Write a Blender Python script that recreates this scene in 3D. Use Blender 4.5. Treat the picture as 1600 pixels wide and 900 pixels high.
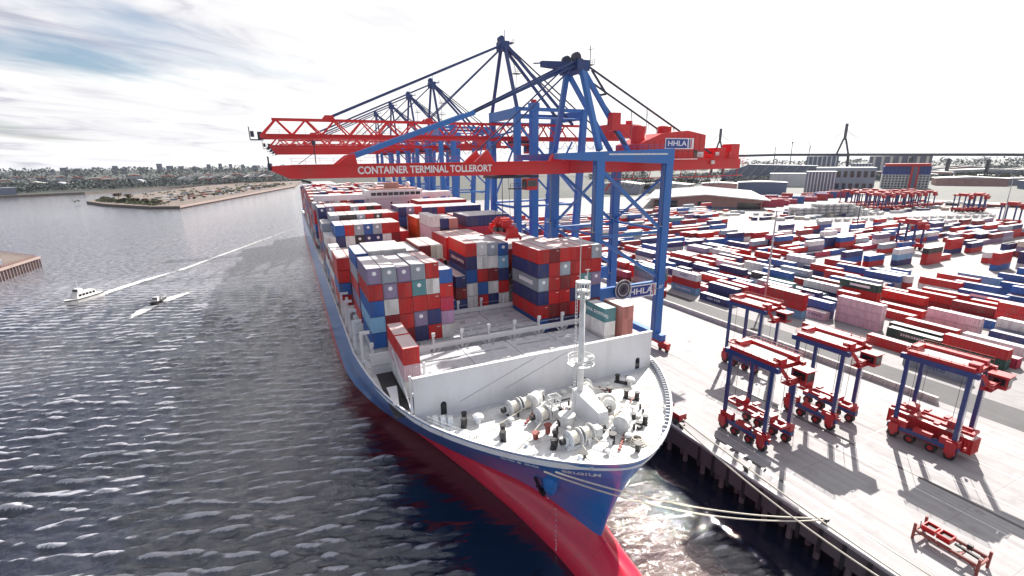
import bpy, math, random
import numpy as np
from mathutils import Vector, Matrix
from math import sin, cos, pi, radians
rnd = random.Random(7)
S = bpy.context.scene
COL = S.collection
for o in list(bpy.data.objects):
    bpy.data.objects.remove(o)

# ---------------------------------------------------------------- camera
CAM_H = 54.0
_p, _a, _r = radians(15.04), radians(24.8), radians(0.7)
FW = Vector((sin(_a)*cos(_p), cos(_a)*cos(_p), -sin(_p)))
_rt = Vector((cos(_a), -sin(_a), 0)); _up = _rt.cross(FW)
RT = _rt*cos(_r) - _up*sin(_r)
UP = _up*cos(_r) + _rt*sin(_r)
cd = bpy.data.cameras.new('camera')
cd.sensor_width = 36; cd.lens = 735/1600*36
cd.clip_start = .5; cd.clip_end = 40000
cam = bpy.data.objects.new('camera', cd); COL.objects.link(cam)
M = Matrix((RT, UP, -FW)).transposed().to_4x4(); M.translation = (0, 0, CAM_H)
cam.matrix_world = M
S.camera = cam

def depth(p):
    return (Vector(p)-Vector((0, 0, CAM_H))).dot(FW)
def proj(p):
    d = Vector(p)-Vector((0, 0, CAM_H)); z = d.dot(FW)
    if z < .1: return (-9e9, 0, z)
    return (800+735*d.dot(RT)/z, 450-735*d.dot(UP)/z, z)

# ---------------------------------------------------------------- sun, sky, exposure
SUN_AZ, SUN_EL = radians(57), radians(39)       # azimuth from +Y towards +X
SDIR = Vector((sin(SUN_AZ)*cos(SUN_EL), cos(SUN_AZ)*cos(SUN_EL), sin(SUN_EL)))
ld = bpy.data.lights.new('sun', 'SUN'); ld.energy = 5.0; ld.angle = radians(.5); ld.color = (1, .955, .89)
sun = bpy.data.objects.new('sun', ld); COL.objects.link(sun)
sun.rotation_euler = SDIR.to_track_quat('Z', 'Y').to_euler()
S.view_settings.view_transform = 'Standard'; S.view_settings.look = 'None'
S.view_settings.exposure = 0.95; S.view_settings.gamma = 1
S.cycles.max_bounces = 6; S.cycles.transparent_max_bounces = 6

W = bpy.data.worlds.new('World'); S.world = W; W.use_nodes = True
nt = W.node_tree; nt.nodes.clear()
def N(t, tree=None, **kw):
    n = (tree or nt).nodes.new(t)
    for k, v in kw.items(): setattr(n, k, v)
    return n
def wm(op, a, b=None, c=None, tree=None):
    n = N('ShaderNodeMath', tree, operation=op)
    for i, x in enumerate((a, b, c)):
        if x is None: continue
        if isinstance(x, (int, float)): n.inputs[i].default_value = x
        else: (tree or nt).links.new(x, n.inputs[i])
    return n.outputs[0]
def ramp(x, stops, tree=None):
    n = N('ShaderNodeValToRGB', tree)
    e = n.color_ramp.elements
    while len(e) < len(stops): e.new(.5)
    for q, (pos, c) in zip(e, stops):
        q.position = pos; q.color = c if len(c) == 4 else (*c, 1)
    (tree or nt).links.new(x, n.inputs[0]); return n.outputs[0]
def build_world():
    L = nt.links
    sky = N('ShaderNodeTexSky', sky_type='NISHITA', sun_disc=False, sun_elevation=SUN_EL, sun_rotation=SUN_AZ,
            air_density=1.0, dust_density=1.2, ozone_density=1.5, altitude=50)
    tc = N('ShaderNodeTexCoord')
    sep = N('ShaderNodeSeparateXYZ'); L.new(tc.outputs['Generated'], sep.inputs[0])
    zz = wm('MAXIMUM', sep.outputs[2], 0.0)
    inv = wm('DIVIDE', 1.0, wm('ADD', zz, .16))
    cx = wm('MULTIPLY', sep.outputs[0], inv); cy = wm('MULTIPLY', sep.outputs[1], inv)
    # streaks run slightly across the view
    u = wm('ADD', wm('MULTIPLY', cx, .82), wm('MULTIPLY', cy, .57))
    v = wm('ADD', wm('MULTIPLY', cx, -.57), wm('MULTIPLY', cy, .82))
    cmb = N('ShaderNodeCombineXYZ')
    L.new(wm('MULTIPLY', u, .62), cmb.inputs[0]); L.new(wm('MULTIPLY', v, 1.35), cmb.inputs[1]); cmb.inputs[2].default_value = 3.7
    n1 = N('ShaderNodeTexNoise'); n1.inputs['Scale'].default_value = .95; n1.inputs['Detail'].default_value = 9
    n1.inputs['Roughness'].default_value = .52; n1.inputs['Distortion'].default_value = .7
    L.new(cmb.outputs[0], n1.inputs['Vector'])
    n2 = N('ShaderNodeTexNoise'); n2.inputs['Scale'].default_value = 1.5; n2.inputs['Detail'].default_value = 8
    n2.inputs['Roughness'].default_value = .55; n2.inputs['Distortion'].default_value = 1.1
    cmb2 = N('ShaderNodeCombineXYZ'); L.new(wm('MULTIPLY', u, .8), cmb2.inputs[0]); L.new(wm('MULTIPLY', v, 1.7), cmb2.inputs[1]); cmb2.inputs[2].default_value = 9.1
    L.new(cmb2.outputs[0], n2.inputs['Vector'])
    # more cover towards the horizon and towards the sun, as in the picture
    dot = N('ShaderNodeVectorMath', operation='DOT_PRODUCT'); L.new(tc.outputs['Generated'], dot.inputs[0]); dot.inputs[1].default_value = SDIR
    sd = wm('MAXIMUM', dot.outputs['Value'], 0.0)
    glow = wm('POWER', sd, 2.2)
    low = wm('POWER', wm('SUBTRACT', 1.0, zz), 5.0)
    cov = wm('ADD', wm('ADD', n1.outputs[0], wm('MULTIPLY', low, .20)), wm('MULTIPLY', glow, .36))
    mask = ramp(cov, [(.44, (0, 0, 0)), (.64, (1, 1, 1))])
    shade = wm('ADD', wm('ADD', n2.outputs[0], wm('MULTIPLY', glow, .55)), wm('MULTIPLY', low, .23))
    ccol = ramp(shade, [(.36, (2.0, 2.05, 2.6)), (.5, (3.2, 3.15, 3.6)), (.64, (4.8, 4.75, 4.9)), (.82, (5.7, 5.65, 5.6)), (1., (6.6, 6.5, 6.4))])
    mix = N('ShaderNodeMix', data_type='RGBA')
    dim = N('ShaderNodeVectorMath', operation='SCALE'); L.new(sky.outputs[0], dim.inputs[0]); dim.inputs['Scale'].default_value = .62
    L.new(mask, mix.inputs[0]); L.new(dim.outputs[0], mix.inputs[6]); L.new(ccol, mix.inputs[7])
    bg = N('ShaderNodeBackground'); bg.inputs[1].default_value = .1
    L.new(mix.outputs[2], bg.inputs[0])
    out = N('ShaderNodeOutputWorld'); L.new(bg.outputs[0], out.inputs[0])
build_world()

# ---------------------------------------------------------------- materials
MATS = {}
def newmat(name):
    m = bpy.data.materials.new(name); m.use_nodes = True
    t = m.node_tree; t.nodes.clear()
    o = t.nodes.new('ShaderNodeOutputMaterial'); b = t.nodes.new('ShaderNodeBsdfPrincipled')
    t.links.new(b.outputs[0], o.inputs[0]); MATS[name] = m
    return m, t, b
def mixc(t, f, a, b):
    n = t.nodes.new('ShaderNodeMix'); n.data_type = 'RGBA'
    for i, x in ((0, f), (6, a), (7, b)):
        if isinstance(x, (int, float)): n.inputs[i].default_value = x
        elif isinstance(x, tuple): n.inputs[i].default_value = x if len(x) == 4 else (*x, 1)
        else: t.links.new(x, n.inputs[i])
    return n.outputs[2]
def coords(t, scale=(1, 1, 1), rand=True):
    tc = t.nodes.new('ShaderNodeTexCoord'); mp = t.nodes.new('ShaderNodeMapping')
    mp.inputs['Scale'].default_value = scale
    t.links.new(tc.outputs['Object'], mp.inputs[0])
    if rand:
        oi = t.nodes.new('ShaderNodeObjectInfo'); cb = t.nodes.new('ShaderNodeCombineXYZ')
        for i in range(3): t.links.new(wm('MULTIPLY', oi.outputs['Random'], 37.+11*i, tree=t), cb.inputs[i])
        t.links.new(cb.outputs[0], mp.inputs['Location'])
    return mp.outputs[0]
def noise(t, vec, scale, detail=5, rough=.6, dist=0):
    n = t.nodes.new('ShaderNodeTexNoise'); n.inputs['Scale'].default_value = scale
    n.inputs['Detail'].default_value = detail; n.inputs['Roughness'].default_value = rough; n.inputs['Distortion'].default_value = dist
    t.links.new(vec, n.inputs['Vector']); return n.outputs[0]
def paint(name, col, rough=.5, var=0, dirt=(.16, .11, .085), amt=.45, scale=.7, stretch=(1, 1, .22), fine=.12, metal=0, bump=0, spec=.5):
    m, t, b = newmat(name)
    v = coords(t, stretch)
    d = ramp(noise(t, v, scale, 7, .62), [(.45, (0, 0, 0)), (.78, (1, 1, 1))], t)
    d2 = wm('MULTIPLY', d, amt, tree=t)
    c = mixc(t, d2, (*col, 1), (*dirt, 1))
    f = noise(t, coords(t, (1, 1, 1)), 3.1, 4, .6)
    k = wm('ADD', wm('MULTIPLY', f, fine*2, tree=t), 1-fine, tree=t)
    if var:
        oi = t.nodes.new('ShaderNodeObjectInfo'); k = wm('MULTIPLY', k, wm('ADD', wm('MULTIPLY', oi.outputs['Random'], var, tree=t), 1-var*.5, tree=t), tree=t)
    hv = t.nodes.new('ShaderNodeHueSaturation'); t.links.new(k, hv.inputs['Value']); t.links.new(c, hv.inputs['Color'])
    t.links.new(hv.outputs[0], b.inputs['Base Color'])
    b.inputs['Roughness'].default_value = rough; b.inputs['Metallic'].default_value = metal
    b.inputs['Specular IOR Level'].default_value = spec
    if bump:
        bp = t.nodes.new('ShaderNodeBump'); bp.inputs['Strength'].default_value = bump; bp.inputs['Distance'].default_value = .05
        t.links.new(noise(t, coords(t), 2.0, 6, .6), bp.inputs['Height']); t.links.new(bp.outputs[0], b.inputs['Normal'])
    return m

PAL = dict(
    red=(.50, .012, .014), dark_red=(.22, .008, .014), navy=(.022, .032, .14), blue=(.02, .105, .36), light_blue=(.22, .42, .60),
    teal=(.10, .27, .30), grey=(.33, .37, .42), purple_grey=(.23, .185, .30), white=(.72, .71, .69), pink=(.66, .46, .50),
    mauve=(.40, .25, .40), orange=(.55, .085, .012), dark_green=(.015, .075, .055), cream=(.62, .55, .44), crimson=(.46, .02, .07), black=(.025, .025, .03),
    salmon=(.50, .20, .17))
for k, c in PAL.items():
    paint('box_'+k, c, rough=.48, amt=.5, scale=.8, var=.34)
    dust_glare = tuple(.2*x+.8*y for x, y in zip(c, (.70, .67, .65)))  # roof colour paled by dust, with sun glare on the tops painted in
    paint('roof_'+k, dust_glare, rough=.42, dirt=tuple(.32*x+.68*y for x, y in zip(c, (.56, .52, .49))), amt=.6, scale=.45, stretch=(1, .35, 1))
paint('crane_blue', (.026, .15, .45), .4, amt=.3, scale=.25)
paint('crane_red', (.60, .012, .016), .4, amt=.22, scale=.3)
paint('crane_dark', (.025, .03, .06), .5, amt=.2)
paint('stay_blue', (.02, .05, .17), .5, amt=.2)
paint('carrier_blue', (.02, .05, .19), .4, amt=.3)
paint('carrier_red', (.44, .012, .02), .45, amt=.35, scale=.9)
paint('deck_pink', (.66, .54, .53), .6, amt=.4, scale=1.2)
paint('white_paint', (.76, .76, .77), .45, dirt=(.42, .35, .29), amt=.32, scale=.35, fine=.06)
paint('deck_white', (.70, .70, .69), .6, dirt=(.33, .27, .23), amt=.75, scale=.5, stretch=(1, 1, 1))
paint('hatch_grey', (.52, .53, .56), .55, dirt=(.25, .21, .19), amt=.6, scale=.8, stretch=(1, 1, 1), bump=.3)
paint('machine_white', (.70, .71, .70), .45, dirt=(.25, .2, .16), amt=.5, scale=1.5, stretch=(1, 1, .5))
paint('black_iron', (.022, .02, .022), .5, amt=.15)
paint('rust_red', (.24, .04, .03), .6, amt=.4)
paint('rubber', (.018, .018, .02), .7, amt=.2)
paint('rope', (.62, .58, .50), .9, amt=.3, scale=3)
paint('lettering_white', (.82, .82, .82), .5, amt=.06)
paint('lettering_blue', (.03, .05, .18), .5, amt=.06)
paint('sign_blue', (.02, .045, .26), .4, amt=.05)
paint('sign_red', (.5, .02, .03), .4, amt=.05)
paint('window_dark', (.012, .015, .02), .12, amt=.05, spec=.7)
paint('reefer_panel', (.36, .36, .40), .5, amt=.3, scale=2)
paint('fan_white', (.86, .86, .86), .4, amt=.05)
paint('concrete_block', (.50, .47, .45), .8, amt=.5, scale=1.4, stretch=(1, 1, .5), bump=.2)
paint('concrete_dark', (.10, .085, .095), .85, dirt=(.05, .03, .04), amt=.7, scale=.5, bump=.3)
paint('steel_pile', (.16, .12, .13), .6, dirt=(.06, .035, .03), amt=.7, scale=.9)
paint('brick_pink', (.46, .27, .24), .85, amt=.4, scale=.4)
paint('roof_light', (.62, .60, .57), .6, dirt=(.4, .36, .33), amt=.5, scale=.06, stretch=(1, 1, 1))
paint('wall_grey', (.36, .37, .42), .7, amt=.3, scale=.1)
paint('wall_white', (.66, .65, .63), .7, amt=.3, scale=.12)
paint('wall_blue', (.10, .14, .24), .6, amt=.2, scale=.1)
paint('wall_slate', (.15, .17, .24), .6, amt=.3, scale=.05)
paint('roof_tile', (.33, .09, .06), .8, amt=.3, scale=.1)
paint('pier_brick', (.30, .225, .205), .85, amt=.5, scale=.25, stretch=(1, 1, .3))
paint('bark', (.06, .045, .035), .9, amt=.3, scale=2)
paint('steel_grey', (.45, .46, .48), .4, amt=.25, scale=1, metal=.3)
def leafmat(name, a, b_):
    m, t, b = newmat(name)
    c = mixc(t, ramp(noise(t, coords(t), .09, 4, .6), [(.35, (0, 0, 0)), (.65, (1, 1, 1))], t), a, b_)
    f = noise(t, coords(t), .9, 3)
    hv = t.nodes.new('ShaderNodeHueSaturation'); t.links.new(wm('ADD', f, .5, tree=t), hv.inputs['Value']); t.links.new(c, hv.inputs['Color'])
    t.links.new(hv.outputs[0], b.inputs['Base Color']); b.inputs['Roughness'].default_value = .8
leafmat('leaf_green', (.035, .055, .022), (.085, .085, .035))
leafmat('leaf_far', (.03, .045, .05), (.06, .07, .065))
leafmat('leaf_brown', (.07, .055, .03), (.13, .085, .05))
def groundmat(name, c1, c2, c3, sc, streak=0, bump=.1):
    m, t, b = newmat(name)
    v = coords(t, (1, 1, 1), False)
    a = ramp(noise(t, v, sc, 8, .62), [(.35, (0, 0, 0)), (.68, (1, 1, 1))], t)
    c = mixc(t, a, c1, c2)
    a2 = ramp(noise(t, v, sc*7, 5, .7), [(.5, (0, 0, 0)), (.74, (1, 1, 1))], t)
    c = mixc(t, wm('MULTIPLY', a2, .55, tree=t), c, c3)
    if streak:      # tyre tracks and joints along the quay
        s = ramp(noise(t, coords(t, (1.7, .022, 1), False), 1.0, 6, .7), [(.46, (0, 0, 0)), (.66, (1, 1, 1))], t)
        c = mixc(t, wm('MULTIPLY', s, streak, tree=t), c, c3)
    if streak:
        wv = t.nodes.new('ShaderNodeTexWave'); wv.inputs['Scale'].default_value = .055; wv.inputs['Distortion'].default_value = 9.0; wv.inputs['Detail'].default_value = 1.0; wv.inputs['Detail Scale'].default_value = .35
        t.links.new(coords(t, (1, .16, 1), False), wv.inputs['Vector'])
        tm = wm('MULTIPLY', ramp(wv.outputs['Fac'], [(.93, (0, 0, 0)), (.975, (1, 1, 1))], t), ramp(noise(t, coords(t, (1, .3, 1), False), .11, 4, .6), [(.48, (0, 0, 0)), (.62, (1, 1, 1))], t), tree=t)
        c = mixc(t, wm('MULTIPLY', tm, .42, tree=t), c, (.10, .09, .095))
        oil = ramp(noise(t, v, .33, 3, .5), [(.69, (0, 0, 0)), (.76, (1, 1, 1))], t)
        c = mixc(t, wm('MULTIPLY', oil, .4, tree=t), c, (.12, .10, .10))
    t.links.new(c, b.inputs['Base Color']); b.inputs['Roughness'].default_value = .8
    bp = t.nodes.new('ShaderNodeBump'); bp.inputs['Strength'].default_value = bump
    t.links.new(noise(t, v, 3, 5), bp.inputs['Height']); t.links.new(bp.outputs[0], b.inputs['Normal'])
groundmat('quay_concrete', (.345, .33, .333), (.41, .397, .40), (.21, .19, .192), .05, .45)
groundmat('yard_paving', (.25, .236, .24), (.35, .333, .333), (.16, .148, .15), .03, .4)
groundmat('asphalt', (.055, .055, .06), (.085, .08, .085), (.04, .04, .045), .1, .3)
groundmat('far_land', (.026, .034, .03), (.06, .058, .05), (.022, .03, .026), .006, 0)
groundmat('sand_land', (.20, .155, .135), (.13, .105, .09), (.06, .055, .04), .02, 0)
groundmat('bank_stone', (.10, .085, .075), (.16, .13, .11), (.05, .045, .04), .2, 0, .5)
paint('line_white', (.70, .69, .67), .7, amt=.5, scale=1.2, stretch=(1, 1, 1))
paint('rail_steel', (.12, .11, .11), .4, amt=.3)

def water_material():
    m, t, b = newmat('river_water')
    v = coords(t, (1, 1, 1), False)
    n = noise(t, v, .012, 4, .5)
    # silt stirred up by the thruster wash between bow and quay
    geo = t.nodes.new('ShaderNodeNewGeometry'); sp = t.nodes.new('ShaderNodeSeparateXYZ'); t.links.new(geo.outputs['Position'], sp.inputs[0])
    dx = wm('DIVIDE', wm('SUBTRACT', sp.outputs[0], 42.0, tree=t), 7.0, tree=t)
    dy = wm('DIVIDE', wm('SUBTRACT', sp.outputs[1], 36.0, tree=t), 24.0, tree=t)
    r = wm('ADD', wm('MULTIPLY', dx, dx, tree=t), wm('MULTIPLY', dy, dy, tree=t), tree=t)
    nn = noise(t, coords(t, (1, 1, 1), False), .35, 6, .65)
    silt = ramp(wm('ADD', r, wm('MULTIPLY', wm('SUBTRACT', nn, .5, tree=t), 1.4, tree=t), tree=t), [(.3, (1, 1, 1)), (1., (0, 0, 0))], t)
    foam = ramp(noise(t, coords(t, (1.2, .8, 1), False), 1.1, 8, .72, .6), [(.55, (0, 0, 0)), (.66, (1, 1, 1))], t)
    base = mixc(t, n, (.004, .007, .022), (.010, .011, .024))
    cr = t.nodes.new('ShaderNodeAttribute'); cr.attribute_name = 'crest'      # aerated crests paler than troughs; also puts sky glints into the colour
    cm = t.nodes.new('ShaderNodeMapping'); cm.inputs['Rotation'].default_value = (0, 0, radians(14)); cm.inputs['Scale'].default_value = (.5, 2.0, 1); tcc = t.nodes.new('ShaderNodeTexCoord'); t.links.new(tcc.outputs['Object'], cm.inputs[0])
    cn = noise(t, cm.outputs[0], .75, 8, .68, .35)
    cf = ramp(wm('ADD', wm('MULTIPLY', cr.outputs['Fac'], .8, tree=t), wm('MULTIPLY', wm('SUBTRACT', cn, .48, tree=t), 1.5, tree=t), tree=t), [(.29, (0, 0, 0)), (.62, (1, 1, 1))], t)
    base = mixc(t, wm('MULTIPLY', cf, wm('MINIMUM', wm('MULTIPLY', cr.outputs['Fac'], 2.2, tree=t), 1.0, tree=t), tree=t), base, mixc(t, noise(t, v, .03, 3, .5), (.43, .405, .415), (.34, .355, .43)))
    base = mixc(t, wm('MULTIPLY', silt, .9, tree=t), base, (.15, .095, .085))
    fm = wm('MULTIPLY', foam, silt, tree=t)
    base = mixc(t, fm, base, (.62, .55, .52))
    t.links.new(base, b.inputs['Base Color'])
    t.links.new(wm('ADD', wm('MULTIPLY', fm, .6, tree=t), .05, tree=t), b.inputs['Roughness'])
    b.inputs['IOR'].default_value = 1.85; b.inputs['Specular IOR Level'].default_value = .75
    b1 = t.nodes.new('ShaderNodeBump'); b1.inputs['Strength'].default_value = 1.0; b1.inputs['Distance'].default_value = .42
    rot = t.nodes.new('ShaderNodeMapping'); rot.inputs['Rotation'].default_value = (0, 0, radians(12)); rot.inputs['Scale'].default_value = (.55, 1.25, 1)
    tc = t.nodes.new('ShaderNodeTexCoord'); t.links.new(tc.outputs['Object'], rot.inputs[0])
    at = t.nodes.new('ShaderNodeAttribute'); at.attribute_name = 'rough'
    h = wm('ADD', wm('ADD', wm('MULTIPLY', noise(t, rot.outputs[0], .62, 6, .66, .3), 1.25, tree=t), wm('MULTIPLY', noise(t, rot.outputs[0], .16, 4, .6, .5), 1.7, tree=t), tree=t), wm('MULTIPLY', noise(t, rot.outputs[0], .035, 3, .5), 1.5, tree=t), tree=t)
    t.links.new(wm('MULTIPLY', h, at.outputs['Fac'], tree=t), b1.inputs['Height'])
    t.links.new(b1.outputs[0], b.inputs['Normal'])
water_material()
def foam_material():
    m, t, b = newmat('wake_foam')
    b.inputs['Base Color'].default_value = (.8, .8, .78, 1); b.inputs['Roughness'].default_value = .8
    at = t.nodes.new('ShaderNodeAttribute'); at.attribute_name = 'cover'
    n = noise(t, coords(t, (1, 1, 1), False), .9, 7, .7, .8)
    t.links.new(ramp(wm('ADD', n, wm('SUBTRACT', at.outputs['Fac'], .55, tree=t), tree=t), [(.42, (0, 0, 0)), (.6, (1, 1, 1))], t), b.inputs['Alpha'])
foam_material()

# ---------------------------------------------------------------- mesh helpers
class MB:
    def __init__(s): s.v = []; s.f = []; s.mi = []; s.m = 0
    def face(s, pts):
        n = len(s.v); s.v += [tuple(p) for p in pts]; s.f.append(tuple(range(n, n+len(pts)))); s.mi.append(s.m)
    def raw(s, vs, fs):
        n = len(s.v); s.v += [tuple(p) for p in vs]
        for f in fs: s.f.append(tuple(i+n for i in f)); s.mi.append(s.m)
    def hexa(s, p):      # p[0:4] bottom ccw, p[4:8] top ccw
        s.raw(p, [(3, 2, 1, 0), (4, 5, 6, 7), (0, 1, 5, 4), (1, 2, 6, 5), (2, 3, 7, 6), (3, 0, 4, 7)])
        return s
    def box(s, x0, x1, y0, y1, z0, z1):
        return s.hexa([(x0, y0, z0), (x1, y0, z0), (x1, y1, z0), (x0, y1, z0), (x0, y0, z1), (x1, y0, z1), (x1, y1, z1), (x0, y1, z1)])
    def cbox(s, c, sx, sy, sz, rz=0):
        p = []
        for z in (-.5, .5):
            for x, y in ((-.5, -.5), (.5, -.5), (.5, .5), (-.5, .5)):
                X, Y = x*sx, y*sy
                p.append((c[0]+X*cos(rz)-Y*sin(rz), c[1]+X*sin(rz)+Y*cos(rz), c[2]+z*sz))
        return s.hexa(p)
    def bar(s, p, q, w, h=None, up=(0, 0, 1)):
        p, q = Vector(p), Vector(q); d = (q-p).normalized(); u = Vector(up)
        if abs(d.dot(u)) > .98: u = Vector((0, 1, 0))
        a = d.cross(u).normalized()*w/2; b = a.cross(d).normalized()*(h or w)/2
        return s.hexa([p-a-b, p+a-b, q+a-b, q-a-b, p-a+b, p+a+b, q+a+b, q-a+b])
    def cyl(s, p, q, r, n=10, r2=None):
        p, q = Vector(p), Vector(q); d = (q-p).normalized(); u = Vector((0, 0, 1)) if abs(d.z) < .9 else Vector((1, 0, 0))
        a = d.cross(u).normalized(); b = d.cross(a); r2 = r if r2 is None else r2
        A = [p+(a*cos(2*pi*i/n)+b*sin(2*pi*i/n))*r for i in range(n)]
        B = [q+(a*cos(2*pi*i/n)+b*sin(2*pi*i/n))*r2 for i in range(n)]
        s.raw(A+B, [(i, i+n, (i+1) % n+n, (i+1) % n) for i in range(n)]+[tuple(range(n)), tuple(range(2*n-1, n-1, -1))])
        return s
    def tube(s, pts, r, n=5):
        for p, q in zip(pts, pts[1:]): s.cyl(p, q, r, n)
        return s
    def prism(s, poly, z0, z1):
        n = len(poly)
        s.raw([(x, y, z0) for x, y in poly]+[(x, y, z1) for x, y in poly],
              [tuple(range(n-1, -1, -1)), tuple(range(n, 2*n))]+[(i, (i+1) % n, (i+1) % n+n, i+n) for i in range(n)])
        return s
    def prism_y(s, poly, y0, y1):       # poly in x,z
        n = len(poly)
        s.raw([(x, y0, z) for x, z in poly]+[(x, y1, z) for x, z in poly],
              [tuple(range(n)), tuple(range(2*n-1, n-1, -1))]+[(i, i+n, (i+1) % n+n, (i+1) % n) for i in range(n)])
        return s
    def sphere(s, c, rx, ry, rz, nu=10, nv=6, v0=-pi/2):
        vs, fs = [], []
        for j in range(nv+1):
            t = v0+(pi/2-v0)*j/nv
            for i in range(nu): a = 2*pi*i/nu; vs.append((c[0]+rx*cos(t)*cos(a), c[1]+ry*cos(t)*sin(a), c[2]+rz*sin(t)))
        for j in range(nv):
            for i in range(nu): k = (i+1) % nu; fs.append((j*nu+i, j*nu+k, j*nu+nu+k, j*nu+nu+i))
        s.raw(vs, fs); return s
    def mesh(s, name, mats=(), origin=(0, 0, 0), smooth=False):
        me = bpy.data.meshes.new(name)
        ox, oy, oz = origin
        me.from_pydata([(x-ox, y-oy, z-oz) for x, y, z in s.v], [], s.f)
        for m in mats: me.materials.append(MATS[m] if isinstance(m, str) else m)
        if any(s.mi): me.polygons.foreach_set('material_index', s.mi)
        if smooth: me.polygons.foreach_set('use_smooth', [True]*len(s.f))
        me.update(); return me
def link(o, parent=None):
    COL.objects.link(o)
    if parent is not None: o.parent = parent
    return o
def top(o):
    while o.parent: o = o.parent
    return o
def tag(o, label=None, cat=None, group=None, kind=None):
    for k, v in (('label', label), ('category', cat), ('group', group), ('kind', kind)):
        if v: o[k] = v
    return o
def thing(name, loc, label, cat, group=None):
    o = bpy.data.objects.new(name, None); o.location = loc; o.empty_display_size = .5
    return tag(link(o), label, cat, group)
def part(name, mb, mat, parent, smooth=False, label=None):
    """a part or sub-part; mb is in world coordinates of the thing's first copy"""
    org = top(parent).location
    mats = mat if isinstance(mat, (list, tuple)) else (mat,)
    o = link(bpy.data.objects.new(name, mb.mesh(name, mats, org, smooth)), parent)
    if label: o['label'] = label
    return o
def solo(name, mb, mat, label=None, cat=None, group=None, kind=None, smooth=False, origin=(0, 0, 0)):
    mats = mat if isinstance(mat, (list, tuple)) else (mat,)
    o = link(bpy.data.objects.new(name, mb.mesh(name, mats, origin, smooth))); o.location = origin
    return tag(o, label, cat, group, kind)
def copy_tree(o, parent=None):
    c = o.copy(); COL.objects.link(c)
    if parent is not None: c.parent = parent
    for ch in o.children: copy_tree(ch, c)
    return c
def text_mesh(cu, mat):
    tmp = bpy.data.objects.new('lettering', cu)
    me = bpy.data.meshes.new_from_object(tmp); bpy.data.objects.remove(tmp); bpy.data.curves.remove(cu)
    me.materials.clear(); me.materials.append(MATS[mat]); return me
def text(body, size, loc, axes, mat, name, parent, sx=1.0, align='CENTER', bold=0):
    cu = bpy.data.curves.new(name, 'FONT'); cu.body = body; cu.size = size; cu.extrude = .015
    cu.align_x = align; cu.align_y = 'CENTER'; cu.offset = bold; cu.resolution_u = 3
    o = link(bpy.data.objects.new(name, text_mesh(cu, mat)), parent)
    X, Y = Vector(axes[0]).normalized(), Vector(axes[1]).normalized(); Z = X.cross(Y).normalized()
    m = Matrix((X*sx, Y, Z)).transposed().to_4x4()
    org = top(parent).location if parent is not None else Vector((0, 0, 0))
    m.translation = Vector(loc)-org
    o.matrix_local = m
    return o
FRONT = ((1, 0, 0), (0, 0, 1)); SIDE = ((0, -1, 0), (0, 0, 1))
ORD = ['zeroth', 'first', 'second', 'third', 'fourth', 'fifth', 'sixth', 'seventh', 'eighth', 'ninth', 'tenth', 'eleventh', 'twelfth', 'thirteenth',
       'fourteenth', 'fifteenth', 'sixteenth', 'seventeenth', 'eighteenth', 'nineteenth', 'twentieth']
def ordw(n):
    if n <= 20: return ORD[n]
    t = ('', '', 'twenty', 'thirty', 'forty', 'fifty', 'sixty', 'seventy', 'eighty', 'ninety', 'hundred')[n//10]
    return t+'-'+ORD[n % 10] if n % 10 else t[:-1]+'ieth'
# ---------------------------------------------------------------- the river
QX, QZ = 60.0, 5.6           # quay edge and quay level
def axis(fine0, fine1, step, lo, hi, g):
    a = list(np.arange(fine0, fine1, step)); d = step; x = a[-1]
    while x < hi: d *= g; x += d; a.append(min(x, hi))
    d = step; x = a[0]; b = []
    while x > lo: d *= g; x -= d; b.append(max(x, lo))
    return np.array(b[::-1]+a)
def sstep(a, b, x):
    t = np.clip((x-a)/(b-a), 0, 1); return t*t*(3-2*t)
_wr = np.random.RandomState(3)
WAVES = []
for i in range(46):
    lam = .95*(4.6/.95)**_wr.rand(); th = radians(13)+_wr.normal()*radians(15)
    WAVES.append((lam, sin(th), cos(th), _wr.rand()*2*pi, .105*lam/(2*pi)*(1.1 if lam < 5 else .8)))
def lee(x, y):
    """calm water under the lee of the bow"""
    left = 6.5+np.clip(118-y, 0, 200)*.115
    a = sstep(-3.0, 4.0, x-left+2.2*np.sin(y*.31)+1.3*np.sin(y*.83+1))*(1-sstep(106, 122, y))*(1-sstep(31, 36, x))
    b = sstep(51, 54.5, x+1.0*np.sin(y*.5))
    return np.maximum(a, b)
CREST = [None]
def wave_h(x, y, sp):
    h = np.zeros_like(x); hs = np.zeros_like(x); gust = .8+.35*np.sin(x*.031+y*.043)+.25*np.sin(x*.071-y*.027+2)
    for lam, sx, sy, ph, am in WAVES:
        k = 2*pi/lam; att = 1-sstep(lam*.22, lam*.45, sp)
        s = np.sin(k*(x*sx+y*sy)+ph+.9*np.sin(x*.05+ph)+.7*np.sin(y*.043-ph)); w = am*att*(s+.45*s*s*s-.3*np.abs(s)); h += w
        if lam < 4.0: hs += w
    CREST[0] = hs*gust
    return h*gust*(1-.93*lee(x, y))
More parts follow.
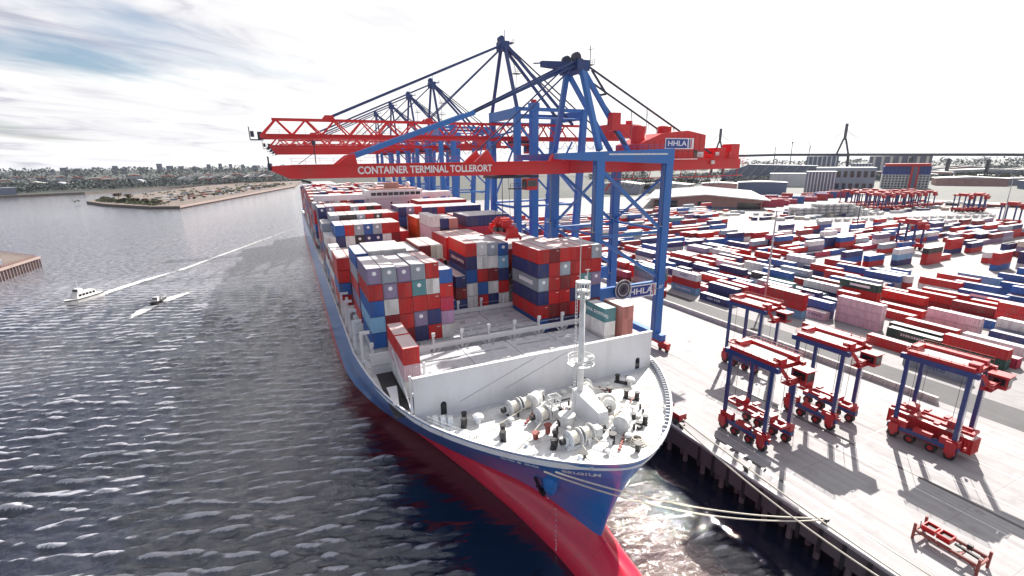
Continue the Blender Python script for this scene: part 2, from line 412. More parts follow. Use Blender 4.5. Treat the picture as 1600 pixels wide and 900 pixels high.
def build_water():
    xs = axis(-84, 62, .23, -5200, 78, 1.014); ys = axis(22, 112, .23, -120, 7000, 1.011)
    X, Y = np.meshgrid(xs, ys)
    sx = np.gradient(xs); sy = np.gradient(ys); SP = np.maximum(sx[None, :], sy[:, None]*.8)
    Z = wave_h(X, Y, SP)
    Z += np.abs(Z)*.35
    nx, ny = len(xs), len(ys)
    me = bpy.data.meshes.new('river'); n = nx*ny
    me.vertices.add(n); me.vertices.foreach_set('co', np.stack([X, Y, Z], -1).astype(np.float32).ravel())
    i = np.arange(n).reshape(ny, nx)
    q = np.stack([i[:-1, :-1], i[:-1, 1:], i[1:, 1:], i[1:, :-1]], -1).reshape(-1, 4)
    me.loops.add(q.size); me.loops.foreach_set('vertex_index', q.ravel().astype(np.int32))
    me.polygons.add(len(q)); me.polygons.foreach_set('loop_start', np.arange(0, q.size, 4, dtype=np.int32))
    me.polygons.foreach_set('use_smooth', np.ones(len(q), bool))
    at = me.attributes.new('rough', 'FLOAT', 'POINT')
    at.data.foreach_set('value', ((1-.9*lee(X, Y))*(1-.72*sstep(150, 800, np.hypot(X, Y)))).astype(np.float32).ravel())
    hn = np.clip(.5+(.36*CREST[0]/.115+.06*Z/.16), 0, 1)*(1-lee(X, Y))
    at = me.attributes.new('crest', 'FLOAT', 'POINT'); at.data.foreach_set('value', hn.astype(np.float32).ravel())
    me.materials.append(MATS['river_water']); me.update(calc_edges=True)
    tag(link(bpy.data.objects.new('river_water', me)), kind='structure')
build_water()

def foam_strip(name, path, widths, label, cover=(1, .2)):
    """foam lying on the river along a path"""
    n = len(path); m = 9; co, cv = [], []
    for i, (x, y) in enumerate(path):
        a = Vector(path[max(i-1, 0)]); b = Vector(path[min(i+1, n-1)]); d = (b-a).normalized(); p = Vector((-d.y, d.x))
        for j in range(m):
            s = (j/(m-1)-.5)*widths[i]
            co.append((x+p.x*s, y+p.y*s)); t = i/(n-1)
            cv.append((cover[0]*(1-t)+cover[1]*t)*(1-abs(j/(m-1)-.5)*1.3))
    c = np.array(co); z = wave_h(c[:, 0], c[:, 1], .23+np.maximum(.011*np.maximum(c[:, 1]-112, 0), .014*np.maximum(-84-c[:, 0], 0))); z = z+np.abs(z)*.35+.12
    me = bpy.data.meshes.new(name)
    me.from_pydata([(a, b, zz) for (a, b), zz in zip(co, z)], [], [(i*m+j, i*m+j+1, (i+1)*m+j+1, (i+1)*m+j) for i in range(n-1) for j in range(m-1)])
    at = me.attributes.new('cover', 'FLOAT', 'POINT'); at.data.foreach_set('value', np.array(cv, np.float32))
    me.materials.append(MATS['wake_foam'])
    return tag(link(bpy.data.objects.new(name, me)), label, 'wake', kind='stuff')
def lerp_path(p, q, n, bend=0):
    p, q = Vector(p), Vector(q); d = q-p; o = Vector((-d.y, d.x))*bend
    return [tuple(p+d*(i/(n-1))+o*sin(pi*i/(n-1))) for i in range(n)]

# ---------------------------------------------------------------- land and quay
def sheet(name, poly, z, mat):
    mb = MB(); mb.face([(x, y, z) for x, y in poly])
    return solo(name, mb, mat, kind='structure')
sheet('terrain', [(62.6, -150), (9000, -150), (9000, 9000), (-9000, 9000), (-9000, 2300), (-500, 1650), (-186, 1720), (40, 1760), (62.6, 1500)], QZ-.03, 'far_land')
sheet('yard_ground', [(112, -80), (760, -80), (640, 460), (112, 620)], QZ-.015, 'yard_paving')
def build_quay():
    mb = MB()
    mb.box(QX, 112, -80, 1500, QZ-1.6, QZ)
    solo('quay_apron', mb, 'quay_concrete', kind='structure')
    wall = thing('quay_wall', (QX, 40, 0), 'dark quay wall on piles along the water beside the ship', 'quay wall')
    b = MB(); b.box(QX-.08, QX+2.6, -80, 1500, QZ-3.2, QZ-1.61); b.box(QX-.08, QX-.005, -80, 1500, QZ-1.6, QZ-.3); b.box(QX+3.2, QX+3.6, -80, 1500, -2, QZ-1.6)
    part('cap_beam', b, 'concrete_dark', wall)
    pm = None
    for i in range(34):
        y = -14+i*4.1
        for k, x in enumerate((QX+.75, QX+2.0)):
            if pm is None:
                b = MB().cyl((0, 0, -3), (0, 0, QZ-3.2), .42, 10); pm = b.mesh('pile', ('steel_pile',))
            o = link(bpy.data.objects.new('pile', pm), wall); o.location = (x-QX, y-40+k*2.0, 0)
    fm = None
    for i in range(20):       # rubbing timbers in front of the beam
        y = -6+i*3.05
        if fm is None: fm = MB().box(-.22, .22, -.25, .25, 1.6, QZ-.25).mesh('fender', ('rubber',))
        o = link(bpy.data.objects.new('fender', fm), wall); o.location = (.0, y-40, 0)
    kerb = MB(); kerb.box(QX+.1, QX+.5, -80, 88, QZ, QZ+.22); solo('quay_kerb', kerb, 'line_white', kind='structure')
    for x in (64.0, 84.0):
        b = MB(); b.box(x-.34, x+.34, -80, 700, QZ, QZ+.006); b.box(x-.06, x+.06, -80, 700, QZ+.006, QZ+.06)
        solo('crane_rail', b, 'rail_steel', kind='structure')
    b = MB()
    for x in (66.6, 80.6, 88.2, 97, 106.5): b.box(x-.09, x+.09, -60, 400, QZ+.001, QZ+.005)
    for y in range(-40, 330, 27): b.box(88.4, 106.3, y, y+.16, QZ+.001, QZ+.0045)
    solo('painted_lane_lines', b, 'line_white', kind='structure')
    b = MB()
    for k in range(5): b.box(61.6+k*10.6-.02, 61.6+k*10.6+.02, -60, 200, QZ+.001, QZ+.004)
    for k in range(30): b.box(60.6, 111.5, -40+k*8.0, -39.96+k*8.0, QZ+.001, QZ+.0035)
    solo('concrete_joints', b, 'rail_steel', kind='structure')
build_quay()
# mooring bollards along the edge
bm = None
for i, y in enumerate((18.0, 31.0, 43.5, 57.5, 59.2)):
    if bm is None:
        b = MB().cyl((0, 0, 0), (0, 0, .75), .34, 10).cyl((0, 0, .7), (0, 0, 1.0), .55, 10, .45); bm = b.mesh('bollard', ('black_iron',))
    o = link(bpy.data.objects.new('bollard', bm)); o.location = (QX+1.0, y, QZ)
    tag(o, ['black mooring bollard nearest the bottom edge of the quay', 'black mooring bollard on the quay edge holding two bow lines', 'single black mooring bollard on the quay edge short of the bow',
            'black mooring bollard of a pair beside the bow', 'black mooring bollard of a pair beside the bow'][i], 'bollard', 'bollards along the quay edge')

def barrier():
    t = thing('barrier_wall', (114, 90, QZ), 'long low wall of pale concrete blocks between the quay and container yard', 'wall')
    m = MB(); m.box(-.42, .42, -1.15, 1.15, 0, 1.3); m.box(-.6, .6, -1.15, 1.15, 0, .3); m = m.mesh('block', ('concrete_block',))
    r = random.Random(5)
    for i in range(62):
        o = link(bpy.data.objects.new('block', m), t); o.location = (r.uniform(-.05, .05), -47+i*2.42, 0); o.rotation_euler.z = r.uniform(-.012, .012)
    b = MB(); b.box(114.44, 115.2, 43, 193, QZ, QZ+.5); part('footing', b, 'concrete_dark', t)
barrier()
strip = MB(); strip.box(115.4, 125.5, -60, 400, QZ-.014, QZ-.006); solo('yard_road', strip, 'asphalt', kind='structure')
# painted clock-like ring on the quay beside the bow
ring = thing('painted_ring', (73.8, 62.2, QZ), 'ring of dark painted dashes on the concrete quay beside the bow', 'ground marking')
for k in range(14):
    a = 2*pi*k/14; part('dash', MB().cbox((73.8+2.6*cos(a), 62.2+2.6*sin(a), QZ+.004), .55, .28, .006, a+pi/2), 'rail_steel', ring)
part('dash', MB().cbox((73.8, 62.4, QZ+.004), .5, 1.8, .006, .5), 'rail_steel', ring); part('dash', MB().cbox((74.6, 62.0, QZ+.0048), .4, 1.4, .006, 1.7), 'rail_steel', ring)

# left side: pier corner, peninsula, far bank
def bank(name, poly, z, mat, wallmat, zb=-3):
    mb = MB(); n = len(poly)
    mb.face([(x, y, z) for x, y in poly]); mb.m = 1
    for i in range(n):
        a, b = poly[i], poly[(i+1) % n]
        mb.face([(a[0], a[1], zb), (b[0], b[1], zb), (b[0], b[1], z), (a[0], a[1], z)])
    return solo(name, mb, (mat, wallmat), kind='structure')
bank('pier_ground', [(-131, 345), (-158, 375), (-420, 560), (-420, 200), (-142, 220), (-133.6, 312)], 6.0, 'sand_land', 'pier_brick')
bank('peninsula_ground', [(-281, 930), (-236, 846), (-206, 808)]+[(-163, 752), (-131, 738), (14, 1300), (40, 1660), (-120, 1640), (-200, 1420), (-244, 1180)], 3.6, 'sand_land', 'bank_stone')
bank('far_bank', [(-190, 1512), (-270, 1425), (-377, 1251), (-481, 1199), (-700, 1085), (-2600, 100), (-9000, -2600), (-9000, 2400), (-480, 1900)], 4.2, 'far_land', 'bank_stone')
# ---------------------------------------------------------------- the container ship
CX, HB = 32.6, 25.6
ZR, ZD = 20.7, 19.6           # bulwark rim, deck
SHIP_END = 400.0
LEV = [   # z, stem y, (distance aft of stem, half breadth)
    (-3.0, 34.5, [(0, 0), (.8, 1.3), (3, 2.8), (9, 3.5), (15, 4.1), (25, 5.8), (42, 9.8), (60, 15), (75, 20), (100, 25.6)]),
    (0.0, 33.0, [(0, 0), (.5, 1.5), (1.6, 2.5), (4, 3.4), (9, 3.8), (15, 4.4), (20, 5.3), (25, 6.3), (30, 7.6), (42, 10.8), (60, 16), (75, 21), (97, 25.6)]),
    (2.2, 33.8, [(0, 0), (.5, 1.2), (1.6, 2.1), (3.5, 2.8), (8, 3.2), (14, 4), (20, 5.4), (28, 8.3), (40, 12.2), (58, 18), (75, 23), (95, 25.6)]),
    (3.6, 35.8, [(0, 0), (.5, .8), (1.6, 1.4), (3.5, 1.8), (8, 2.2), (14, 3.1), (20, 4.7), (27, 7.3), (38, 11.3), (55, 17.5), (70, 22.3), (90, 25.6)]),
    (4.3, 40.0, [(0, 0), (1, .5), (3, 1.0), (6, 1.6), (11.4, 2.6), (16, 3.9), (23, 7), (34, 12.2), (45, 17), (60, 23), (86, 25.6)]),
    (5.2, 42.8, [(0, 0), (2, .9), (5, 1.6), (8.4, 2.5), (12.5, 3.9), (16.4, 5.6), (20, 7.5), (25, 10.5), (31, 14), (42, 18.9), (52, 22.2), (70, 25.3), (85, 25.6)]),
    (8.5, 41.8, [(0, 0), (2, 1.1), (6, 3), (12, 6.4), (20, 11.5), (30, 16.5), (45, 21.6), (72, 25.6)]),
    (12.0, 40.5, [(0, 0), (2, 1.7), (6, 4.6), (12, 8.8), (20, 13.8), (30, 18.9), (45, 23.4), (62, 25.6)]),
    (16.0, 38.8, [(0, 0), (1, 1.8), (4, 5.4), (10, 10.8), (18, 16.3), (28, 21), (42, 24.5), (56, 25.6)]),
    (19.4, 37.1, [(0, 0), (.6, 2.3), (2.4, 5.6), (7.3, 11.3), (14, 16.7), (20.5, 20.3), (33, 23.8), (47, 25.6)]),
    (ZR, 36.5, [(0, 0), (.6, 2.7), (2.5, 6.2), (7.5, 12), (14, 17.2), (20.5, 20.8), (33, 24.1), (47, 25.6)])]
def pchip(xs, ys, x):
    xs = np.array(xs, float); ys = np.array(ys, float); h = np.diff(xs); d = np.diff(ys)/h; m = np.zeros(len(xs))
    m[0], m[-1] = d[0], d[-1]
    for i in range(1, len(xs)-1):
        if d[i-1]*d[i] > 0:
            w1, w2 = 2*h[i]+h[i-1], h[i]+2*h[i-1]; m[i] = (w1+w2)/(w1/d[i-1]+w2/d[i])
    x = np.clip(x, xs[0], xs[-1]); i = np.clip(np.searchsorted(xs, x, 'right')-1, 0, len(xs)-2)
    t = (x-xs[i])/h[i]
    return (2*t**3-3*t*t+1)*ys[i]+(t**3-2*t*t+t)*h[i]*m[i]+(-2*t**3+3*t*t)*ys[i+1]+(t**3-t*t)*h[i]*m[i+1]
def half_at(lev, y):
    z, s, tab = lev
    d = y-s
    if d <= 0: return 0.0
    x = [math.sqrt(a) for a, b in tab]
    return float(pchip(x, [b for a, b in tab], math.sqrt(d)))
def hull_half(y, z):
    zs = [l[0] for l in LEV]; ws = [half_at(l, y) for l in LEV]
    return float(np.interp(z, zs, ws))
def stem_y(z): return float(np.interp(z, [l[0] for l in LEV], [l[1] for l in LEV]))

SHIP = thing('container_ship', (CX, 60, 0), 'huge blue and red container ship stacked with containers, moored along the quay', 'container ship')
def build_hull():
    ds = [0, .03, .12, .3, .6, 1, 1.6, 2.4, 3.4, 4.6, 6, 7.6, 9.4, 11.5, 14, 17, 20, 23.5, 27, 31, 35, 40, 45, 51, 58, 66, 75, 85, 97, 112, 130, 160, 200, 250, 300, 340]
    rows = []
    for z, s, tab in LEV:
        x = [math.sqrt(a) for a, b in tab]
        r = []
        for d in ds:
            y = s+d*(SHIP_END-s)/(340)
            r.append((y, z, float(pchip(x, [b for a, b in tab], math.sqrt(max(y-s, 0))))))
        rows.append(r)
    for nm, mat, lo, hi in (('hull_bottom', 'hull_red', 0, 5), ('hull', 'hull_blue', 5, len(LEV)-1)):
        vs, fs = [], []
        for sgn in (-1, 1):
            b0 = len(vs)
            for r in rows[lo:hi+1]: vs += [(CX+sgn*w, y, z) for y, z, w in r]
            k = len(ds)
            for j in range(hi-lo):
                for i in range(k-1):
                    a = b0+j*k+i
                    fs.append((a, a+1, a+k+1, a+k) if sgn > 0 else (a, a+k, a+k+1, a+1))
        mb = MB(); mb.raw(vs, fs)
        # transom
        y = SHIP_END
        mb.face([(CX-HB, y, rows[lo][0][1]), (CX+HB, y, rows[lo][0][1]), (CX+HB, y, rows[hi][0][1]), (CX-HB, y, rows[hi][0][1])])
        me_o = part(nm, mb, mat, SHIP, True)
        bm_weld(me_o.data)
    # bulwark: rim strip, inner face and deck
    top_r = rows[-1]; out, inn = [], []
    for y, z, w in top_r:
        out.append((w, y)); 
    for i, (w, y) in enumerate(out):
        inn.append((max(w-.28, 0), y+(.34 if i < 8 else .05)))
    b = MB()
    for sgn in (-1, 1):
        for i in range(len(out)-1):
            o0, o1, i0, i1 = out[i], out[i+1], inn[i], inn[i+1]
            P = lambda q, zz: (CX+sgn*q[0], q[1], zz)
            b.face([P(o0, ZR+.06), P(o1, ZR+.06), P(i1, ZR+.06), P(i0, ZR+.06)])
            b.face([P(o0, ZR), P(o1, ZR), P(o1, ZR+.06), P(o0, ZR+.06)])
            b.face([P(i0, ZR+.06), P(i1, ZR+.06), P(i1, ZD), P(i0, ZD)])
            b.face([P(o0, ZR-.12), P(o1, ZR-.12), P((o1[0]+.06, o1[1]-.05), ZR-.02), P((o0[0]+.06, o0[1]-.05), ZR-.02)])
    part('bulwark', b, 'white_paint', SHIP)
    d = MB()
    for i in range(len(inn)-1):
        d.face([(CX-inn[i][0], inn[i][1], ZD), (CX+inn[i][0], inn[i][1], ZD), (CX+inn[i+1][0], inn[i+1][1], ZD), (CX-inn[i+1][0], inn[i+1][1], ZD)])
    part('deck', d, 'deck_white', SHIP)
def bm_weld(me):
    import bmesh
    bm = bmesh.new(); bm.from_mesh(me)
    bmesh.ops.remove_doubles(bm, verts=bm.verts, dist=.002)
    bmesh.ops.recalc_face_normals(bm, faces=bm.faces)
    bm.to_mesh(me); bm.free()
def hullmat(name, col, dirt, amt):
    m, t, b = newmat(name)
    v = coords(t, (.25, .25, 1), False)
    s = ramp(noise(t, coords(t, (.9, .9, .06), False), 1.0, 6, .65), [(.5, (0, 0, 0)), (.8, (1, 1, 1))], t)
    g = ramp(noise(t, v, .5, 6, .6), [(.4, (0, 0, 0)), (.75, (1, 1, 1))], t)
    c = mixc(t, wm('MULTIPLY', wm('MAXIMUM', s, wm('MULTIPLY', g, .6, tree=t), tree=t), amt, tree=t), (*col, 1), (*dirt, 1))
    br = t.nodes.new('ShaderNodeTexBrick'); br.inputs['Scale'].default_value = .11; br.inputs['Mortar Size'].default_value = .004; br.inputs['Brick Width'].default_value = 1.0; br.inputs['Row Height'].default_value = .27
    sw = t.nodes.new('ShaderNodeSeparateXYZ'); t.links.new(coords(t, (1, 1, 1), False), sw.inputs[0]); cw = t.nodes.new('ShaderNodeCombineXYZ'); t.links.new(sw.outputs[1], cw.inputs[0]); t.links.new(sw.outputs[2], cw.inputs[1]); t.links.new(cw.outputs[0], br.inputs['Vector'])
    c = mixc(t, wm('MULTIPLY', br.outputs['Fac'], .45, tree=t), c, tuple(x*.35 for x in col))
    t.links.new(c, b.inputs['Base Color']); b.inputs['Roughness'].default_value = .3; b.inputs['Coat Weight'].default_value = .4; b.inputs['Coat Roughness'].default_value = .12
    bp = t.nodes.new('ShaderNodeBump'); bp.inputs['Strength'].default_value = .12; bp.inputs['Distance'].default_value = .1
    t.links.new(noise(t, coords(t, (1, .35, .5), False), .35, 2), bp.inputs['Height']); t.links.new(bp.outputs[0], b.inputs['Normal'])
hullmat('hull_blue', (.016, .19, .58), (.13, .22, .36), .5)
hullmat('hull_red', (.76, .018, .06), (.34, .05, .06), .6)
build_hull()

# name on the bow, letter by letter on the flared plating
from mathutils.bvhtree import BVHTree
def _bvh():
    me = next(o for o in SHIP.children if o.name == 'hull').data
    return BVHTree.FromPolygons([v.co for v in me.vertices], [tuple(p.vertices) for p in me.polygons])
HULL_BVH = _bvh()
def bow_letter(ch, y, z, size):
    P, n, _, _ = HULL_BVH.ray_cast(Vector((-CX-10, 0, 0))+Vector((0, y-60, z)), Vector((1, 0, 0)))
    P = P+Vector((CX, 60, 0)); n = -n if n.x > 0 else n
    X = Vector((0, 0, 1)).cross(n).normalized(); Y = n.cross(X).normalized()
    text(ch, size, P+n*.07, (X, Y), 'lettering_white', 'letter', SHIP, bold=.03)
for word, ya, yb, zl in (('COSCO', 47.4, 44.2, 18.0), ('BELGIUM', 41.6, 39.3, 18.2)):
    wa, wb = hull_half(ya, zl), hull_half(yb, zl)
    for i, ch in enumerate(word):
        wt = wa+(wb-wa)*i/(len(word)-1); lo, hi = 37.0, 52.0
        for _ in range(30):
            md = (lo+hi)/2
            if hull_half(md, zl) < wt: lo = md
            else: hi = md
        bow_letter(ch, lo, zl, 1.25)
# draft and load marks
for k in range(12):
    dm = MB()
    z = .6+k*.42; y = 47.5+.04*k*k; w = hull_half(y, z)
    dm.cbox((CX-w-.03, y, z), .06, .3, .22); part('draft_mark', dm, 'lettering_white', SHIP)

def bow_gear():
    # anchor bolster and anchor on the water side
    y, z = 47.2, 12.6; w = hull_half(y, z)
    b = MB().sphere((CX-w+.35, y, z), 1.1, 1.3, 2.3, 16, 10); part('anchor_bolster', b, 'hull_blue', SHIP, True)
    a = MB(); p = Vector((CX-hull_half(50.6, 8.0)-.75, 50.6, 8.0))
    a.bar((CX-hull_half(48.4, 12.6)-.5, 48.4, 12.8), p, .34, .34); a.bar(p+Vector((-.2, -1.1, .5)), p+Vector((0, 1.1, .5)), .35, .4)
    a.bar(p+Vector((-.1, -1.0, .4)), p+Vector((-.3, -1.2, 1.7)), .22, .5); a.bar(p+Vector((-.1, 1.0, .4)), p+Vector((-.3, 1.2, 1.7)), .22, .5)
    a.cbox(p+Vector((.1, 0, .3)), .7, 1.0, .6)
    part('anchor', a, 'black_iron', SHIP)
    # breakwater
    y = 58.0
    b = MB(); b.box(CX-20.6, CX+20.2, y, y+.4, ZD, 25.9)
    bw = part('breakwater', b, 'white_paint', SHIP)
    b = MB(); b.box(CX-20.7, CX+20.3, y-.06, y+.55, 25.9, 26.05); part('top_rail', b, 'white_paint', bw)
    for x in (15.6, 49.6):
        b = MB(); b.box(x, x+.85, y-.03, y, ZD+.15, ZD+1.75)
        b.prism_y([(x+.425+.425*cos(q*pi/6), ZD+1.75+.42*sin(q*pi/6)) for q in range(7)], y-.03, y)
        part('doorway', b, 'window_dark', bw)
    for i in range(13):
        x = CX-19.4+i*3.2; b = MB(); b.prism([(x, y+.4), (x+.12, y+.4), (x+.12, y+1.6)], ZD, 25.2); part('bracket', b, 'white_paint', bw)
    b = MB(); b.bar((25.5, y-.04, ZD+2.0), (36, y-.04, 25.4), .05); b.bar((18.5, y-.04, 21.2), (30.6, y-.04, 25.6), .05); part('wire', b, 'steel_grey', bw)
    b = MB(); b.box(CX-19.8, CX+19.2, y-1.1, y-.0, ZD+.012, ZD+.06); part('walkway', b, 'hatch_grey', SHIP)
    # foremast
    mx, my = 33.6, 50.4
    b = MB(); b.cyl((mx, my, ZD), (mx, my, 37.2), .5, 12, .36); m = part('foremast', b, 'machine_white', SHIP, True)
    b = MB(); b.cyl((mx, my, 27.0), (mx, my, 27.15), 1.9, 14)
    for k in range(10):
        q = 2*pi*k/10; b.bar((mx+1.8*cos(q), my+1.8*sin(q), 27.1), (mx+1.8*cos(q), my+1.8*sin(q), 28.1), .06)
    b.tube([(mx+1.8*cos(2*pi*k/14), my+1.8*sin(2*pi*k/14), 28.1) for k in range(15)], .04); b.tube([(mx+1.8*cos(2*pi*k/14), my+1.8*sin(2*pi*k/14), 27.6) for k in range(15)], .03)
    b.cbox((mx+1.2, my-.6, 27.7), .8, .6, .9)
    part('platform', b, 'machine_white', m)
    b = MB(); b.bar((mx-1.4, my-.7, 27.6), (mx+1.5, my-.7, 27.3), .14, .25); part('radar_scanner', b, 'machine_white', m)
    b = MB(); b.cyl((mx, my, 36.4), (mx, my, 36.5), 1.0, 10)
    for k in range(8):
        q = 2*pi*k/8; b.bar((mx+.95*cos(q), my+.95*sin(q), 36.4), (mx+.95*cos(q), my+.95*sin(q), 38.6), .1)
    b.cyl((mx, my, 38.5), (mx, my, 38.7), 1.02, 10); b.cyl((mx, my, 37.4), (mx, my, 37.5), 1.02, 10); part('lantern_cage', b, 'machine_white', m)
    b = MB(); b.cyl((mx-.5, my, 37), (mx-.5, my, 44.5), .06, 6); b.bar((mx+.6, my, 38.6), (mx+.7, my, 40.3), .1); b.bar((mx+.3, my, 40.2), (mx+1.0, my, 40.2), .08); part('aerial', b, 'machine_white', m)
    b = MB()
    for k in range(34): b.bar((mx-.95, my-.2, 20+k*.5), (mx-.95, my+.2, 20+k*.5), .05)
    for s in (-.2, .2): b.bar((mx-.95, my+s, ZD), (mx-.95, my+s, 37), .06)
    part('ladder', b, 'machine_white', m)
    # mast foundation, the big slanted white housing
    b = MB(); x0, x1 = 32.9, 35.3
    b.hexa([(x0+.2, 45.2, ZD), (x1-.3, 45.2, ZD), (x1, 51.0, ZD), (x0-.4, 51.0, ZD), (x0+.4, 45.5, ZD+2.4), (x1-.5, 45.5, ZD+2.4), (x1-.2, 51.0, ZD+3.6), (x0-.2, 51.0, ZD+3.6)])
    part('mast_housing', b, 'white_paint', SHIP)
    # winches: base frame, two rope drums, brake discs, motor
    def winch(x, y, rz, n=2):
        ca, sa = cos(rz), sin(rz)
        def P(a, bb, z): a, bb, z = a*.82, bb*.82, z*.82; return (x+a*ca-bb*sa, y+a*sa+bb*ca, ZD+z)
        b = MB(); L = 2.4*n+1.4
        for s in (-.8, .8): b.bar(P(-L/2, s, .2), P(L/2, s, .2), .25, .3)
        for k in range(n+1): b.bar(P(-L/2+.5+2.4*k, -.9, .3), P(-L/2+.5+2.4*k, .9, .3), .3, .5); b.bar(P(-L/2+.5+2.4*k, 0, .3), P(-L/2+.5+2.4*k, 0, 1.7), .55, .4)
        b.cbox(P(L/2+.1, 0, .9), 1.1, 1.2, 1.3, rz)
        w = part('mooring_winch', b, 'machine_white', SHIP)
        for k in range(n):
            c = -L/2+1.7+2.4*k; d = MB().cyl(P(c-.8, 0, 1.3), P(c+.8, 0, 1.3), .62, 14)
            for s in (-.9, .9): d.cyl(P(c+s-.07, 0, 1.3), P(c+s+.07, 0, 1.3), 1.12, 16)
            part('rope_drum', d, 'machine_white', w)
            d = MB().cyl(P(c-.78, 0, 1.3), P(c+.5, 0, 1.3), .83, 14); part('wound_rope', d, 'rope', w)
            d = MB(); d.cyl(P(c+1.05, 0, 1.3), P(c+1.18, 0, 1.3), .95, 16); part('brake_disc', d, 'rubber', w)
        d = MB().cyl(P(L/2+.7, 0, 1.2), P(L/2+1.7, 0, 1.2), .4, 10); part('motor', d, 'black_iron', w)
        d = MB().cyl(P(-L/2-.7, 0, 1.25), P(-L/2, 0, 1.25), .36, 10, .42); part('warping_head', d, 'black_iron', w)
    winch(26.2, 54.3, .12, 2); winch(27.9, 50.6, .1, 1); winch(29.6, 44.0, .1, 2); winch(37.0, 53.8, 1.1, 2); winch(37.6, 49.2, 1.0, 1)
    # windlass with cable lifter and chain pipes
    for x, y in ((29.0, 54.6), (36.6, 44.2)):
        b = MB(); b.cbox((x, y, ZD+.35), 3.0, 2.2, .7, .6); b.cbox((x+.9, y+.6, ZD+1.2), 1.1, .9, 1.7, .6)
        w = part('windlass', b, 'machine_white', SHIP)
        d = MB().cyl((x-.9, y-.5, ZD+1.35), (x+.1, y+.1, ZD+1.35), 1.0, 16); part('cable_lifter', d, 'machine_white', w)
        d = MB().cyl((x-1.25, y-.75, ZD+1.35), (x-.9, y-.5, ZD+1.35), 1.05, 18); part('gear_case', d, 'machine_white', w)
        d = MB()
        for k in range(12): d.cbox((x-1.0-.25*k, y-1.4-.22*k, ZD+.22), .42, .16, .22, .7+(k % 2)*1.4)
        part('chain', d, 'rust_red', w)
    # coiled rope and store drum
    b = MB().cyl((30.2, 48.3, ZD), (30.2, 48.3, ZD+1.5), 1.0, 14); b.cyl((30.2, 48.3, ZD+1.5), (30.2, 48.3, ZD+1.62), 1.15, 14); part('rope_reel', b, 'machine_white', SHIP)
    for x, y in ((36.0, 40.9), (38.0, 46.6)):
        b = MB()
        for k in range(4): b.tube([(x+(1.2-.2*k)*cos(q*pi/8), y+(1.2-.2*k)*sin(q*pi/8), ZD+.1+.17*k) for q in range(17)], .1, 6)
        part('rope_coil', b, 'rope', SHIP)
    # bitts: paired posts on a plate
    for x, y, a in ((21.3, 49.4, 1.2), (26.4, 45.0, .9), (42.6, 50.2, 2.3), (39.2, 44.4, 2.3), (44.6, 55.0, 2.2), (17.8, 54.6, 1.2)):
        b = MB(); b.cbox((x, y, ZD+.1), 2.4, .8, .2, a)
        for s in (-.8, .8):
            px, py = x+s*cos(a), y+s*sin(a); b.cyl((px, py, ZD), (px, py, ZD+1.25), .34, 10); b.cyl((px, py, ZD+1.15), (px, py, ZD+1.3), .42, 10)
        part('mooring_bitt', b, 'black_iron', SHIP)
    # mushroom vents and small deck fittings
    for x, y, s in ((19.6, 54.0, 1.0), (45.2, 53.9, 1.0), (23.6, 52.0, .6), (35.4, 41.8, .7), (40.6, 47.5, .5), (31.2, 40.4, .5), (34.2, 55.8, .6)):
        b = MB().cyl((x, y, ZD), (x, y, ZD+.9*s), .4*s, 10); b.sphere((x, y, ZD+.9*s), .85*s, .85*s, .5*s, 12, 3, 0); part('mushroom_vent', b, 'machine_white', SHIP, False)
    for x, y, h in ((26.9, 47.6, 1.2), (33.0, 42.0, 1.4), (24.9, 47.2, .8), (41.0, 53.4, .7), (34.9, 39.4, 1.0), (28.2, 41.2, .6)):
        b = MB(); b.cbox((x, y, ZD+h/2), .5, .5, h, .4); b.cyl((x, y, ZD+h), (x, y, ZD+h+.12), .55, 10); part('deck_fitting', b, 'rust_red' if h in (1.2, .8) else 'black_iron', SHIP)
    # clutter between the winches: hatches, pipes, small bollards, ropes led over the deck
    r = random.Random(12)
    for k in range(58):
        x, y = r.uniform(23, 42), r.uniform(40.5, 56.5)
        if abs(x-CX) > half_at(LEV[-1], y)-1.6: continue
        b = MB(); q = r.random()
        if q < .3: b.cbox((x, y, ZD+.2), r.uniform(.3, .9), r.uniform(.3, .7), .4, r.random()*3); m = 'black_iron' if r.random() < .6 else 'machine_white'; nm = 'deck_box'
        elif q < .55: b.cyl((x, y, ZD), (x, y, ZD+r.uniform(.4, 1.0)), .16, 8); m = 'black_iron'; nm = 'deck_post'
        elif q < .75: b.cyl((x, y, ZD), (x, y, ZD+.7), .22, 8); b.sphere((x, y, ZD+.75), .36, .36, .25, 8, 3, 0); m = 'machine_white'; nm = 'air_vent'
        else: a = r.choice((0, pi/2, .6)); b.bar((x, y, ZD+.15), (x+2.6*cos(a), y+2.6*sin(a), ZD+.15), .13); b.bar((x, y, ZD), (x, y, ZD+.9), .1); m = r.choice(('rust_red', 'black_iron', 'machine_white')); nm = 'deck_pipe'
        part(nm, b, m, SHIP)
    for p, q in (((29.0, 43.4), (28.6, 38.8)), ((30.8, 43.4), (32.6, 37.6)), ((26.2, 53.2), (16.6, 50.4)), ((28.0, 50.0), (20.5, 45.2)), ((37.9, 54.2), (48.2, 51.6)), ((38.6, 50.2), (45.3, 46.0)), ((38.2, 49.0), (42.6, 42.4)), ((33.0, 43.8), (37.4, 38.8))):
        b = MB(); b.tube([(p[0]+(q[0]-p[0])*k/8, p[1]+(q[1]-p[1])*k/8, ZD+.9*(1-k/8)**2+.12) for k in range(9)], .07, 5); part('deck_rope', b, 'rope', SHIP)
    for k in range(7):      # deck plating welds
        y = 41+k*2.6; w = half_at(LEV[-1], y)-.8
        b = MB(); b.box(CX-w, CX+w, y-.03, y+.03, ZD+.004, ZD+.008); part('deck_seam', b, 'steel_grey', SHIP)
    # control stand with red wheel
    b = MB(); 
